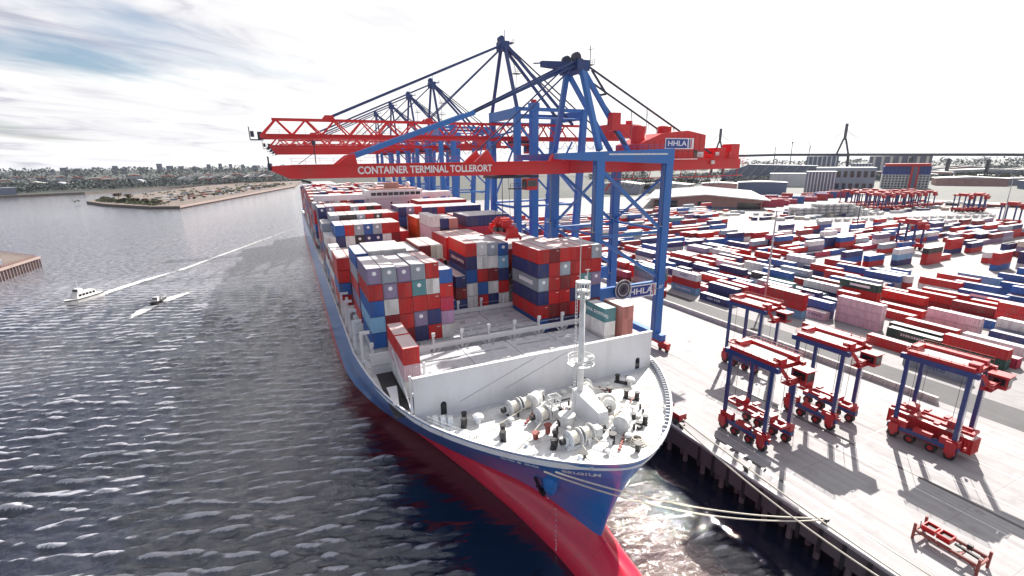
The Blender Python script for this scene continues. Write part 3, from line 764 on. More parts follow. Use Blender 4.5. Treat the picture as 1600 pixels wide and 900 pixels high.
    for s in (-.7, .7):
        for q in (-.6, .6): b.bar((29.9+s, 51.2+q, ZD), (29.9+s, 51.2+q, ZD+3.0), .12)
    for z in (1.2, 2.2, 3.0): b.tube([(29.2, 50.6, ZD+z), (30.6, 50.6, ZD+z), (30.6, 51.8, ZD+z), (29.2, 51.8, ZD+z), (29.2, 50.6, ZD+z)], .06)
    b.box(29.2, 30.6, 50.6, 51.8, ZD+1.1, ZD+1.2); part('control_stand', b, 'machine_white', SHIP)
    # bulwark stays on the quay side and the water side
    for sgn in (-1, 1):
        for k in range(30 if sgn > 0 else 10):
            y = (39.0+k*.66) if sgn > 0 else 41+k*1.7
            w = half_at(LEV[-1], y); x = CX+sgn*(w-.32)
            nrm = Vector((-sgn, .75*max(0, 1-(y-38)/30)*1.2, 0)).normalized()
            b = MB(); q = Vector((x, y+.05, ZD)); b.bar(q+Vector((0, 0, .5)), q+nrm*.55+Vector((0, 0, .5)), .1, 1.0)
            part('bulwark_stay', b, 'steel_grey', SHIP)
        for k in range(3 if sgn > 0 else 2):
            y = 38.6+k*3.2; w = half_at(LEV[-1], y); x = CX+sgn*(w-.62)
            b = MB(); b.cbox((x, y+.4, ZD+.35), .5, .9, .55, -sgn*.7); part('fairlead', b, 'machine_white', SHIP)
    # railing at the breakwater's left end
    b = MB()
    for k in range(9):
        y = 55.0-k*.85; w = half_at(LEV[-1], y); b.bar((CX-w+.2, y, ZR), (CX-w+.2, y, ZR+1.1), .06)
    b.tube([(CX-half_at(LEV[-1], 55-k*.85)+.2, 55-k*.85, ZR+1.1) for k in range(9)], .04); b.tube([(CX-half_at(LEV[-1], 55-k*.85)+.2, 55-k*.85, ZR+.6) for k in range(9)], .03)
    for k in range(3): b.cbox((14.2+k*.9, 55.9-.4*k, ZD+.7), .7, .7, 1.4)
    part('guard_rail', b, 'machine_white', SHIP)
bow_gear()

# bays: y of the forward end of each row of stacks
LB = 12.19
BAYY = [80.4, 94.5, 108.6, 121.6, 136.8, 149.8, 164.0]
AFT = [197.0, 210.5, 225.0, 238.5, 253, 266.5, 281, 294.5, 309, 322.5, 340, 353.5, 367]
COLX = lambda i: 7.6+2.52*i+1.26
ZB = 22.4
def hatches():
    r = random.Random(4)
    for bi, (y0, y1) in enumerate([(59.6, 74.4)]+[(y-.4, y+LB+.4) for y in BAYY[:3]]):
        xs = [15.4, 24.2, 32.9, 41.6, 49.2] if bi == 0 else ([10.2, 18.2, 26.2, 34.4, 42.6] if bi == 1 else [10.2, 19.8, 29.2, 38.6, 48.0, 57.4])
        for a, b_ in zip(xs, xs[1:]):
            b = MB(); b.box(a+.06, b_-.06, y0, y1, ZD, ZB-.25)
            h = part('hatch_cover', b, 'hatch_grey', SHIP)
            d = MB()
            for k in range(4):
                for q in (0, 1): d.cbox((a+1.2+k*2.4, y0+.5+q*(y1-y0-1), ZB-.17), .35, .3, .16)
            for k in range(3): d.box(a+.6+k*2.7, a+2.6+k*2.7, y0+2.2+.3*r.random(), y0+2.4+.3*r.random()+.1, ZB-.25, ZB-.12)
            d.bar((a+.5, y0+4, ZB-.18), (b_-.5, y0+4+r.random(), ZB-.18), .12); d.bar((a+1, y1-3, ZB-.18), (b_-1.2, y1-3.4, ZB-.18), .2)
            d.cbox((a+2+r.random()*4, y0+7, ZB-.05), .8, .6, .4)
            part('lashing_sockets', d, 'steel_grey', h)
    b = MB()
    for y in BAYY[3:]+AFT: b.box(9, CX+HB-1.2, y-.4, y+LB+.4, ZD, ZB-.05)
    part('hatch_coaming', b, 'hatch_grey', SHIP)
    # lashing bridges across the deck
    for y, x0, x1 in ((76.6, 9.0, CX+HB-1.0), (93.5, 8.4, CX+HB-.8), (107.7, 8.4, CX+HB-.8), (134.9, 8.4, CX+HB-.8), (162.9, 8.4, CX+HB-.8)):
        b = MB(); b.box(x0, x1, y-.35, y+.35, 22.2, 23.0)
        lb = part('lashing_bridge', b, 'white_paint', SHIP)
        n = int((x1-x0)/5.0)
        for k in range(n+1):
            x = x0+.4+k*(x1-x0-.8)/n
            d = MB(); d.box(x-.22, x+.22, y-.3, y+.3, ZD, 22.2)
            d.bar((x-.22, y, 21.0), (x-1.3, y, 22.2), .4, .3); d.bar((x+.22, y, 21.0), (x+1.3, y, 22.2), .4, .3)
            d.box(x-.17, x+.17, y-.25, y+.25, 23.0, 25.0); d.cbox((x, y-.28, 24.8), .6, .3, .7)
            part('post', d, 'white_paint', lb)
        d = MB(); d.box(x0, x1, y-.5, y+.5, 21.0, 21.08); d.tube([(x0, y-.4, 24.0), (x1, y-.4, 24.0)], .04); part('walkway', d, 'steel_grey', lb)
    b = MB(); b.box(9.4, 19.2, 76.2, 76.9, ZD, 22.2); part('bulkhead', b, 'white_paint', SHIP)
    b = MB(); b.box(13, 15.2, 76.17, 76.2, ZD+.1, 21.8); b.prism_y([(14.1+1.1*cos(q*pi/6), 21.3+.8*sin(q*pi/6)) for q in range(7)], 76.15, 76.17); part('archway', b, 'window_dark', SHIP)
    # side posts along the water side, outboard of the stacks
    for i, y in enumerate([79.3, 86.3, 93.4, 100.5, 107.6, 121, 135, 149, 163]):
        w = half_at(LEV[-1], y)
        b = MB(); b.box(CX-w+.5, CX-w+.95, y-.25, y+.25, ZD, 26.2); b.box(CX-w+.5, CX-w+2.2, y-.2, y+.2, 25.8, 26.3); part('side_post', b, 'white_paint', SHIP)
    # side well with a small boat beside the front hatch
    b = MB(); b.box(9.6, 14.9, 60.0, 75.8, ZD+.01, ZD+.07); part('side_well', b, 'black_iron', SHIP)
    b = MB(); b.hexa([(10.0, 62.6, ZD+.3), (10.5, 62.4, ZD+.3), (11.2, 67.5, ZD+.3), (10.2, 67.5, ZD+.3), (9.9, 61.9, ZD+1.1), (10.6, 61.7, ZD+1.1), (11.5, 67.8, ZD+1.2), (9.9, 67.8, ZD+1.2)]); part('white_chute', b, 'white_paint', SHIP)
    b = MB()
    for x, y in ((14.9, 60.6), (11.9, 60.2), (14.9, 64), (14.9, 70)): b.box(x, x+.35, y, y+.35, ZD, 25.4)
    for y in (60.4, 66, 72): b.bar((11.9, y, 22.6), (15, y, 22.6), .25)
    b.bar((12, 60.3, 20), (12, 72, 25), .2); b.bar((15, 60.3, 25), (15, 72, 20), .2); part('cell_guide', b, 'white_paint', SHIP)
hatches()

def superstructure():
    b = MB(); b.box(26.2, 45.2, 180.5, 192.5, ZD, 41.6)
    s = part('deckhouse', b, 'white_paint', SHIP)
    b = MB(); b.box(25.4, 46.0, 179.8, 191, 41.6, 44.4); br = part('wheelhouse', b, 'white_paint', s)
    for k in range(9):
        b = MB(); b.box(27.0+k*2.05, 28.7+k*2.05, 179.74, 179.82, 42.5, 43.6); part('window', b, 'window_dark', s)
    r = random.Random(2)
    for z in (39.2, 36.2, 33.2, 30.2):
        for k in range(6):
            if r.random() < .8:
                b = MB(); x = 28+k*2.9+r.random(); b.box(x, x+(.95 if k % 2 else .6), 180.42, 180.52, z, z+.8); part('porthole', b, 'window_dark', s)
    b = MB(); b.box(7.6, 25.4, 180.5, 186.5, 41.3, 43.2); b.box(46, 57.6, 180.5, 186.5, 41.3, 43.2); part('bridge_wing', b, 'white_paint', s)
    b = MB(); b.box(12.6, 14.4, 182, 184, ZD, 41.3); b.box(50.2, 52.0, 182, 184, ZD, 41.3); part('wing_pillar', b, 'white_paint', s)
    b = MB(); b.bar((52, 183, 35), (57, 183, 41.3), .5); b.bar((12.6, 183, 35), (8.4, 183, 41.3), .5); part('wing_strut', b, 'white_paint', s)
    b = MB(); b.box(27, 44.4, 181, 190, 44.4, 44.9); b.box(33, 38, 183, 187, 44.9, 47.0); part('monkey_island', b, 'salmon_deck', s)
    b = MB(); b.cyl((35.6, 185, 47), (35.6, 185, 53.5), .5, 8, .3); b.bar((32.6, 185, 50), (38.6, 185, 50), .25); b.bar((34, 184.4, 51.6), (37.2, 184.4, 51.6), .3, .35)
    for x in (29.5, 42): b.sphere((x, 186, 46.1), 1.0, 1.0, 1.1, 10, 6); b.cyl((x, 186, 44.9), (x, 186, 45.5), .4, 6)
    part('radar_mast', b, 'machine_white', s)
paint('salmon_deck', (.45, .24, .2), .7)
superstructure()
# ---------------------------------------------------------------- containers
CW = 2.438
_cm = {}
def zig(L, n, a):      # corrugation profile along y
    out = []; p = L/n
    for i in range(n):
        y = -L/2+i*p; out += [(y, 0), (y+.28*p, 0), (y+.5*p, a), (y+.78*p, a)]
    return out+[(L/2, 0)]
def shell_mesh(L, h):
    k = ('shell', L, h)
    if k in _cm: return _cm[k]
    b = MB(); w = CW/2; e = .16
    pr = zig(L-2*e, int((L-.3)/.42), .06)
    for s in (-1, 1):
        vs = []
        for y, a in pr: vs += [(s*(w-.02-a), y, .16), (s*(w-.02-a), y, h-.12)]
        b.raw(vs, [(2*i, 2*i+1, 2*i+3, 2*i+2) if s > 0 else (2*i, 2*i+2, 2*i+3, 2*i+1) for i in range(len(pr)-1)])
        b.box(*sorted((s*w, s*(w-.08))), -L/2, L/2, 0, .17); b.box(*sorted((s*w, s*(w-.07))), -L/2, L/2, h-.13, h)
    pe = zig(CW-.3, 8, .055)
    for s in (-1, 1):
        vs = []
        for x, a in pe: vs += [(x, s*(L/2-.03-a), .16), (x, s*(L/2-.03-a), h-.12)]
        b.raw(vs, [(2*i, 2*i+1, 2*i+3, 2*i+2) if s < 0 else (2*i, 2*i+2, 2*i+3, 2*i+1) for i in range(len(pe)-1)])
        y0, y1 = sorted((s*L/2, s*(L/2-.12)))
        b.box(-w, w, y0, y1, 0, .17); b.box(-w, w, y0, y1, h-.14, h)
        for q in (-1, 1): b.box(*sorted((q*w, q*(w-.17))), y0, y1, 0, h)
        for q in (-1, 1):
            for z in (0, h-.12): b.cbox((q*(w-.08), s*(L/2-.08), z+.06), .2, .2, .135)
    b.face([(-w+.05, -L/2, .1), (-w+.05, L/2, .1), (w-.05, L/2, .1), (w-.05, -L/2, .1)])
    _cm[k] = b.mesh('container_shell', ('box_red',)); return _cm[k]
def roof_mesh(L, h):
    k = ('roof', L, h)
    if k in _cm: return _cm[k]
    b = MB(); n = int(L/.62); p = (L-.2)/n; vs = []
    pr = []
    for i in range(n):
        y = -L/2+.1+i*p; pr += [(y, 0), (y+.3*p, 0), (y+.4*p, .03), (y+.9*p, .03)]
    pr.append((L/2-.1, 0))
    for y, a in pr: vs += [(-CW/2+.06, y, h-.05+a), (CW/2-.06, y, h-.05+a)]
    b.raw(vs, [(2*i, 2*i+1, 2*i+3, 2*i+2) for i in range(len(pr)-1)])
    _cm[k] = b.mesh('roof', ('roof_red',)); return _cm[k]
def door_mesh(h, s):
    k = ('door', h, s)
    if k in _cm: return _cm[k]
    b = MB(); x0, x1 = sorted((s*.015, s*1.05)); b.box(x0, x1, -.045, 0, .18, h-.15)
    for q in (.3, .8):
        x = s*q; b.cyl((x, -.09, .12), (x, -.09, h-.1), .028, 6)
        for z in (.5, h*.5, h-.5): b.box(x-.09, x+.09, -.1, -.04, z-.04, z+.04)
    for z in (.4, .95, h-.95, h-.4): b.box(*sorted((s*1.0, s*1.12)), -.07, 0, z-.06, z+.06)
    b.box(x0+.05, x1-.05, -.06, -.044, h*.5-.03, h*.5+.03)
    _cm[k] = b.mesh('door', ('box_red',)); return _cm[k]
def unit_mesh(h):
    k = ('unit', h)
    if k in _cm: return _cm[k]
    b = MB(); b.box(-1.02, 1.02, -.06, 0, .2, h-.16); b.box(-.95, -.05, -.11, -.06, .25, h*.42); b.box(.05, .95, -.09, -.06, .25, h*.42)
    b.box(-.95, .95, -.1, -.06, h-.5, h-.22)
    for i in range(5): b.box(.1, .9, -.12, -.09, .35+i*.16, .4+i*.16)
    _cm[k] = b.mesh('refrigeration_unit', ('reefer_panel',)); return _cm[k]
def fan_mesh(h):
    k = ('fan', h)
    if k in _cm: return _cm[k]
    b = MB(); b.cyl((.0, -.06, h*.68), (.0, -.15, h*.68), .36, 14)
    _cm[k] = b.mesh('fan', ('fan_white',)); return _cm[k]
def child(name, me, root, mat=None, loc=(0, 0, 0)):
    o = link(bpy.data.objects.new(name, me), root); o.location = loc
    if mat:
        o.material_slots[0].link = 'OBJECT'; o.material_slots[0].material = MATS[mat]
    return o
WORDS = {'dark_red': 'dark red', 'light_blue': 'light blue', 'purple_grey': 'purple-grey', 'dark_green': 'dark green'}
SPECS = []
def spec(x, y, z, L, h, col, axis='y', end='plain', side=None, expo=(1, 1, 1), label=None, group=None, prio=0):
    SPECS.append(dict(x=x, y=y, z=z, L=L, h=h, col=col, axis=axis, end=end, side=side, expo=expo, label=label, group=group, prio=prio))
def build_container(s):
    root = link(bpy.data.objects.new('shipping_container', shell_mesh(s['L'], s['h'])))
    root.material_slots[0].link = 'OBJECT'; root.material_slots[0].material = MATS['box_'+s['col']]
    root.location = (s['x'], s['y'], s['z'])
    if s['axis'] == 'x': root.rotation_euler.z = pi/2
    tag(root, s['label'], 'container', s['group'])
    h, L = s['h'], s['L']
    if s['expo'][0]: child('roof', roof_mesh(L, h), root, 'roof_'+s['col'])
    if s['axis'] == 'y' and s['expo'][1]:
        if s['end'] == 'reefer':
            child('fan', fan_mesh(h), child('refrigeration_unit', unit_mesh(h), root, 'box_'+s['col'], (0, -L/2+.02, 0)))
        elif s['end'] == 'door':
            for q in (-1, 1): child('door', door_mesh(h, q), root, 'box_'+s['col'], (0, -L/2+.02, 0))
    if s['axis'] == 'y' and s['expo'][1] and s['end'] != 'reefer' and rnd.random() < .3 and s['col'] not in ('white', 'cream'):
        k = ('plate', h)
        if k not in _cm:
            b = MB(); y = -L/2-.03
            for x0, x1, z0, z1 in ((.35, .95, h-.5, h-.4),): b.box(x0, x1, -.02, 0, z0, z1)
            _cm[k] = b.mesh('marking_plate', ('lettering_white',))
        child('marking_plate', _cm[k], root, None, (0, -L/2-.045, 0))
    if s['side'] and s['expo'][2]:
        m = Matrix(((0, 0, -1), (-1, 0, 0), (0, 1, 0))).to_4x4()      # text on the local -X wall
        kind = s['side']
        if kind == 'panel':
            b = MB(); b.box(-CW/2-.03, -CW/2+.01, -L*.3, L*.22, h*.36, h*.68); child('logo_panel', _cm.setdefault(('panel', L, h), b.mesh('logo_panel', ('lettering_white',))), root)
        else:
            cu = bpy.data.curves.new('lettering', 'FONT'); cu.body = kind; cu.size = h*.42 if len(kind) < 9 else h*.34; cu.extrude = .01
            cu.align_x = 'CENTER'; cu.align_y = 'CENTER'; cu.resolution_u = 2; cu.offset = .03; cu.space_character = 1.25
            mt = 'lettering_blue' if s['col'] in ('white', 'cream', 'pink', 'grey') and kind == 'COSCO' else 'lettering_white'
            o = link(bpy.data.objects.new('lettering', text_mesh(cu, mt)), root)
            m.translation = (-CW/2-.02, 0, h*.52); o.matrix_local = m

# --- on the ship
TOPZ = {}
def stacks(bay, y, table, toplevel):
    """table: {column: (top z or None, [colours from the top], tier height)}"""
    for c, (tz, cols, h) in table.items(): TOPZ[(bay, c)] = tz
    PENDING.append((bay, y, table, toplevel))
PENDING = []
R_ = random.Random(11)
def rcol(r=R_):
    x = r.random()
    for c, p in (('red', .34), ('dark_red', .09), ('navy', .14), ('blue', .13), ('grey', .08), ('purple_grey', .06), ('white', .07), ('teal', .03), ('crimson', .03), ('cream', .02)):
        x -= p
        if x < 0: return c
    return 'red'
def rstack(tz, h=2.6, first=(), base=ZB):
    n = max(1, round((tz-base)/h)); f = list(first)
    return (tz, (f+[rcol() for _ in range(n)])[:n], h)
P_, G_, T_ = 'purple_grey*', 'grey*', 'teal*'
b0 = {1: (36.9, [P_, 'red', 'blue', 'light_blue', 'blue'], 2.9), 2: (36.9, [G_, P_, 'white#', 'dark_red', 'dark_red'], 2.9), 3: (36.7, [P_, 'red', 'red', 'red', 'dark_red'], 2.86),
      4: (36.9, [G_, T_, 'red', P_, 'navy'], 2.9), 5: (36.9, ['red', 'white#', 'red', 'navy', 'red'], 2.9), 6: (35.4, ['blue', 'red', 'crimson', 'mauve', 'white'], 2.6)}
for c, t in {14: ['red', 'navy', 'grey*|panel', 'navy', 'red', 'blue'], 15: ['dark_red', 'red', 'red', 'red', 'dark_red', 'navy'], 16: ['red', G_, 'dark_red', 'red', 'dark_red', 'navy'],
             17: ['red', 'red', 'red', 'navy', 'red', 'navy'], 18: ['red', 'red', T_, 'navy', 'navy', 'navy'], 19: [G_, 'red', P_, 'blue', 'dark_red', 'navy']}.items():
    b0[c] = (37.2, t, 2.88)
stacks(0, BAYY[0], b0, 1)
b1 = {1: (37.0, ['blue', 'grey|panel', 'red', 'purple_grey', 'red'], 2.9)}
for c in (2, 3, 4, 5): b1[c] = (37.0+(.3 if c < 5 else -.2), ['white', 'grey', 'red', 'navy', 'red'], 2.9)
b1[6] = (37.5, ['dark_red', 'red', 'red', 'navy', 'red'], 3.0); b1[7] = (37.5, ['cream', 'red', 'red', 'navy', 'red'], 3.0)
b1[8] = (25.0, ['blue'], 2.6); b1[9] = (30.2, ['navy|panel', 'dark_red', 'navy'], 2.6)
b1[10] = (37.2, ['red', 'navy|CHINA SHIPPING', 'blue', 'white#', 'white#'], 2.95); b1[11] = (37.2, ['white*', 'white#', 'red', 'blue', 'red'], 2.95)
b1[12] = (37.0, [G_, 'white#', 'dark_red', 'white#', 'navy'], 2.9); b1[13] = (36.7, ['blue*', 'light_blue*', 'navy', 'red', 'white'], 2.85)
for c in range(14, 20): b1[c] = (35.2, ['dark_red', 'grey', 'red', 'navy', 'red'], 2.56)
stacks(1, BAYY[1], b1, 2)
b2 = {0: (33.9, ['red', 'red', 'blue', 'red'], 2.85), 1: (33.9, ['red', 'navy', 'red', 'white'], 2.85), 9: (31.2, ['black*', 'red', 'navy'], 2.9)}
for c in range(2, 9): b2[c] = rstack(30.5+(c % 3)*.8, 2.7)
for c in range(10, 14): b2[c] = (36.6, ['red', 'red', 'red', 'red', 'navy'], 2.84)
b2[10] = (36.6, ['red']*5, 2.84)
for c in range(14, 20): b2[c] = rstack(34.6, 2.7, ('white',) if c > 15 else ('grey',))
stacks(2, BAYY[2], b2, 3)
b3 = {0: (33.4, ['white', 'dark_red', 'white', 'red'], 2.75)}
for c in range(1, 10): b3[c] = rstack(29.5+(c % 2), 2.6)
b3[10] = (40.4, ['white', 'pink', 'pink', 'white', 'black*|panel', 'red'], 3.0); b3[11] = (39.7, ['navy', 'black*', 'grey', 'red', 'navy', 'red'], 2.88)
b3[12] = (39.6, ['salmon', 'grey', 'white', 'red', 'navy', 'red'], 2.87); b3[13] = (31.5, ['dark_red', 'crimson', 'navy'], 3.0)
for c in range(14, 19): b3[c] = (39.9, ['navy|CMA CGM' if c == 14 else 'navy', 'crimson' if c < 17 else 'white', 'red', 'navy', 'red', 'blue'], 2.9)
b3[19] = rstack(36.9, 2.9)
stacks(3, BAYY[3], b3, 4)
b4 = {0: (34.6, ['white', 'dark_red', 'white', 'blue'], 3.05), 8: (35.0, ['red', 'dark_red', 'red', 'dark_red'], 3.1), 9: (30.2, ['black', 'red', 'black'], 2.6), 10: (38.4, ['orange', 'orange', 'orange', 'red', 'dark_red', 'red'], 2.66)}
for c, t in {1: ['blue|panel', 'navy|panel'], 2: ['red', 'white#'], 3: [G_, 'black*'], 4: ['blue*', 'navy*'], 5: [G_, 'navy*'], 6: ['red', 'white#'], 7: ['red', 'dark_red']}.items():
    b4[c] = (37.7, t+[rcol() for _ in range(3)], 3.05)
for c in range(11, 20): b4[c] = rstack(36.4+(c % 4)*.6, 2.8)
stacks(4, BAYY[4], b4, 5)
b5 = {0: (37.0, ['grey', 'dark_red', 'blue', 'dark_red', 'navy'], 2.9), 9: (40.7, ['navy', 'blue', 'black', 'red', 'navy', 'red'], 3.05), 10: (40.7, [P_, 'red', 'navy', 'red', 'navy', 'red'], 3.05), 11: (40.7, ['red', 'navy', 'red', 'red', 'navy', 'red'], 3.05)}
for c, t in zip(range(1, 9), ['grey', 'black', 'black', G_, 'red', 'black*', 'red', 'red']): b5[c] = (39.2, [t, 'dark_red', 'navy', 'red', 'blue', 'red'], 2.8)
for c in range(12, 20): b5[c] = (40.2, ['navy' if c < 14 else ('red' if c == 14 else 'navy'), 'blue', 'red', 'navy', 'red', 'navy'], 2.96)
stacks(5, BAYY[5], b5, 6)
b6 = {0: (40.6, ['navy*', 'navy*', 'crimson', 'red', 'navy', 'red'], 3.03)}
for c, t in zip(range(1, 8), [P_, 'red', 'red', G_, 'red', 'black', 'dark_red']): b6[c] = (40.8 if c < 4 else 40.4, [t, 'dark_red', 'navy', 'red', 'blue', 'red'], 3.05)
for c in range(13, 20): b6[c] = (41.1, ['red', 'navy', 'red', 'blue', 'navy', 'red'], 3.1)
stacks(6, BAYY[6], b6, 7)
for k, y in enumerate(AFT):
    t = {}
    for c in range(20):
        z = 41.2+.5*(k % 3)-(1.6 if c < 2 and k < 3 else 0)+R_.choice((0, 0, 0, .3, -2.6))-(2.5 if k > 8 else 0)
        t[c] = rstack(z, 2.72)
    stacks(7+k, y, t, 8+k)
for bay, y, table, rowi in PENDING:
    ks = sorted(table)
    near = BAYY+AFT
    for si, c in enumerate(ks):
        tz, cols, h = table[c]
        for k, name in enumerate(cols):
            side = None
            if '|' in name: name, side = name.split('|')
            end = 'plain'
            if name[-1] == '*': end, name = 'reefer', name[:-1]
            elif name[-1] == '#': end, name = 'door', name[:-1]
            zt = tz-k*h; z = zt-h
            if end == 'plain' and bay < 5 and rnd.random() < .45: end = 'door'
            if z < ZD-.2: continue
            f = TOPZ.get((bay-1, c), 0) < zt-.4 or bay in (0, 7); l = TOPZ.get((bay, c-1), 0) < zt-.4; r = TOPZ.get((bay, c+1), 0) < zt-.4
            if not (k == 0 or f or l or r): continue
            cw = WORDS.get(name, name); kind = {'reefer': 'refrigerated container with round white fan', 'door': 'container with door bars'}.get(end, 'container')
            pos = 'topmost' if k == 0 else ordw(k+1)+' from top'
            lab = f"{cw} {kind}, {pos} in {ordw(si+1)} stack, {ordw(rowi)} row aboard ship"
            if len(lab.split()) > 16: lab = f"{cw} container with fan, {pos} in {ordw(si+1)} stack, {ordw(rowi)} row aboard ship"
            spec(COLX(c), y+LB/2, z, LB, h-.1, name, 'y', end, side, (k == 0, f, l), lab, 'containers stacked on the ship', 3 if bay < 2 else 0)
# front hatch: two short stacks beside the breakwater
for q, (yc, nm) in enumerate(((67.3, 'front'), (73.6, 'rear'))):
    for k, (col, z, h) in enumerate((('red', 25.35, 2.6), ('pink', 22.72, 2.59), ('white', 20.1, 2.58))):
        spec(13.35, yc, z+.02, 6.06, h, col, 'y', 'door' if k == 0 and q == 0 else 'plain', None, (k == 0, q == 0, 1),
             f"short {WORDS.get(col, col)} container, {('topmost', 'middle', 'bottom')[k]} of {nm} stack by the left end of breakwater", 'short containers beside the breakwater', 9)
for k, z in enumerate((25.4, 22.78, 20.16)):
    spec(54.2, 69.2, z, 6.06, 2.6, 'salmon', 'y', 'door', None, (k == 0, 1, 1), f"short salmon container, {('topmost', 'middle', 'bottom')[k]} of the stack behind right end of breakwater", 'short containers beside the breakwater', 9)
for k, (col, z) in enumerate((('teal', 25.2), ('white', 22.58), ('white', 19.96))):
    spec(50.9, 70.2, z, 6.06, 2.6, col, 'y', 'plain', 'CHINA SHIPPING' if k == 0 else None, (k == 0, 1, 1), f"short {col} container, {('topmost', 'middle', 'bottom')[k]} of the stack left of the salmon ones", 'short containers beside the breakwater', 9)

# --- yard, near block: long side along the quay
YARD = [  # x of the near face, y of the far end, length, colours from the top, lettering
    (130.7, 134.8, 40, 'white|COSCO red light_blue|CHINA_SHIPPING'), (124.6, 150.0, 40, 'teal grey white'), (128.0, 149.0, 40, 'grey teal red'), (118.0, 138.5, 40, 'red'), (135.0, 120.9, 40, 'navy navy'), (147.6, 133.7, 40, 'blue|panel red'),
    (129.0, 118.8, 40, 'navy|CMA_CGM'), (139.3, 100.3, 40, 'red red light_blue|CHINA_SHIPPING'), (143.9, 89.8, 20, 'pink|COSCO'), (182.6, 127.2, 40, 'grey|CHINA_SHIPPING teal'), (168.7, 107.6, 40, 'white navy|panel'),
    (153.9, 115.4, 40, 'grey|panel dark_red'), (158.4, 117.2, 40, 'teal grey'), (155.1, 99.4, 20, 'navy|panel black|panel'), (130.2, 81.6, 40, 'red'), (136.5, 67.8, 40, 'red'), (147.4, 68.6, 40, 'dark_green|EVERGREEN'),
    (152.2, 70.6, 40, 'black'), (145.6, 55.4, 40, 'red dark_green|EVERGREEN'), (149.3, 54.6, 40, 'crimson'), (148.2, 83.3, 40, 'pink pink pink'), (167.8, 69.0, 40, 'pink pink'), (178.1, 86.5, 40, 'red dark_red'), (183.2, 69.7, 40, 'dark_red red'),
    (201.4, 75.7, 40, 'blue|panel navy'), (181.6, 58.8, 40, 'red red dark_red'), (230.4, 87.9, 40, 'light_blue blue'), (226.0, 74.0, 40, 'blue blue'), (206.6, 104.3, 40, 'white red'), (171.2, 96.6, 40, 'dark_green|panel red red'), (188.8, 105.1, 40, 'grey|COSCO crimson'),
    (177.9, 141.0, 40, 'white white'), (193.8, 170.6, 40, 'red red'), (191.7, 140.0, 40, 'blue navy'), (190.7, 114.0, 40, 'red red'), (169.4, 148.7, 40, 'white navy'), (144.0, 146.0, 20, 'navy white'), (129.5, 55.7, 40, 'grey|COSCO'),
    (139.0, 148.0, 40, 'navy crimson'), (157.0, 149.5, 20, 'white navy'), (162.4, 140.5, 40, 'navy red'), (173.0, 128.0, 40, 'blue teal'), (163.0, 125.5, 20, 'black white'), (144.5, 119.0, 40, 'crimson red'), (164.4, 93.0, 20, 'red grey'), (160.0, 70.5, 40, 'red'),
    (159.8, 57.0, 40, 'white|panel'), (164.0, 82.6, 40, 'red'), (173.4, 55.5, 20, 'white grey'), (177.5, 53.8, 20, 'grey'), (172.8, 70.2, 20, 'white'), (168.5, 54.8, 40, 'navy'), (190.4, 52.5, 40, 'red red'), (195.0, 66.2, 40, 'red navy'), (197.6, 124.2, 40, 'red navy'), (186.6, 83.0, 40, 'red dark_red'),
    (198.6, 89.0, 40, 'white'), (211.5, 62.0, 40, 'red'), (210.6, 91.0, 40, 'red white'), (217.0, 104.0, 20, 'blue navy'), (139.5, 132.5, 20, 'red'), (154.0, 162.0, 40, 'navy navy'), (121.4, 164.0, 40, 'red crimson red'), (129.2, 163.0, 40, 'crimson red'), (137.0, 163.5, 40, 'navy dark_red'),
    (145.6, 163.0, 40, 'blue navy'), (163.8, 158.0, 40, 'red blue'), (172.0, 160.5, 40, 'red white'), (181.4, 158.6, 40, 'navy grey'), (187.0, 156.0, 40, 'red red'), (202.0, 155.0, 40, 'red red'), (206.6, 141.8, 40, 'white grey'), (213.0, 128.0, 40, 'red red'), (215.6, 118.2, 20, 'white'),
    (222.6, 91.0, 40, 'red blue'), (236.0, 68.0, 40, 'crimson red'), (229.8, 58.4, 40, 'white pink')]
def yard_near():
    rows = {}
    for x, y, L, s in YARD:
        rows.setdefault(int((x-117)//4.6), []).append((x, y, L, s))
    for ri, key in enumerate(sorted(rows)):
        for si, (x, y, L, s) in enumerate(sorted(rows[key], key=lambda q: -q[1])):
            LL = LB if L == 40 else 6.06
            cl = s.split()
            for k, c in enumerate(cl):
                side = None
                if '|' in c: c, side = c.split('|'); side = side.replace('_', ' ')
                n = len(cl); pos = 'standing alone' if n == 1 else ('top of stack' if k == 0 else ('bottom of stack' if k == n-1 else 'middle of stack'))
                lab = f"{WORDS.get(c, c)} container, {pos}, {ordw(si+1)} from left in {ordw(ri+1)} yard row behind barrier"
                spec(x+CW/2, y-LL/2, QZ+2.6*(n-1-k), LL, 2.5, c, 'y', 'door' if (ri+si+k) % 3 else 'plain', side, (k == 0, 1, 1), lab, 'containers in the yard near the barrier', 2)
def fill_near():
    r = random.Random(9); took = []
    for x, y, L, s in YARD:
        LL = LB if L == 40 else 6.06; took.append((x-.9, x+CW+.9, y-LL-.3, y+.3))
    for k in range(47):
        x = 118.4+k*3.55
        for j in range(11):
            y = (182 if x > 172 else 197)-j*12.7+2*r.random()
            if x < 127 and y < 150 or y < 60-(x-158)*.05 or r.random() < .1: continue
            if x < 170 and y < 100-(x-130)*.4: continue
            if any(x < b-.5 and x+CW > a+.5 and y-LB < d and y > c for a, b, c, d in took): continue
            if x > 216 and (y > 112 or r.random() < .25): continue
            if 219 < x < 290 and y > 84: continue
            took.append((x-.9, x+CW+.9, y-LB-.3, y+.3))
            YARD.append((x, y, 40, ' '.join(rcol(r) for _ in range(r.choice((1, 1, 2, 2))))))
fill_near()
yard_near()
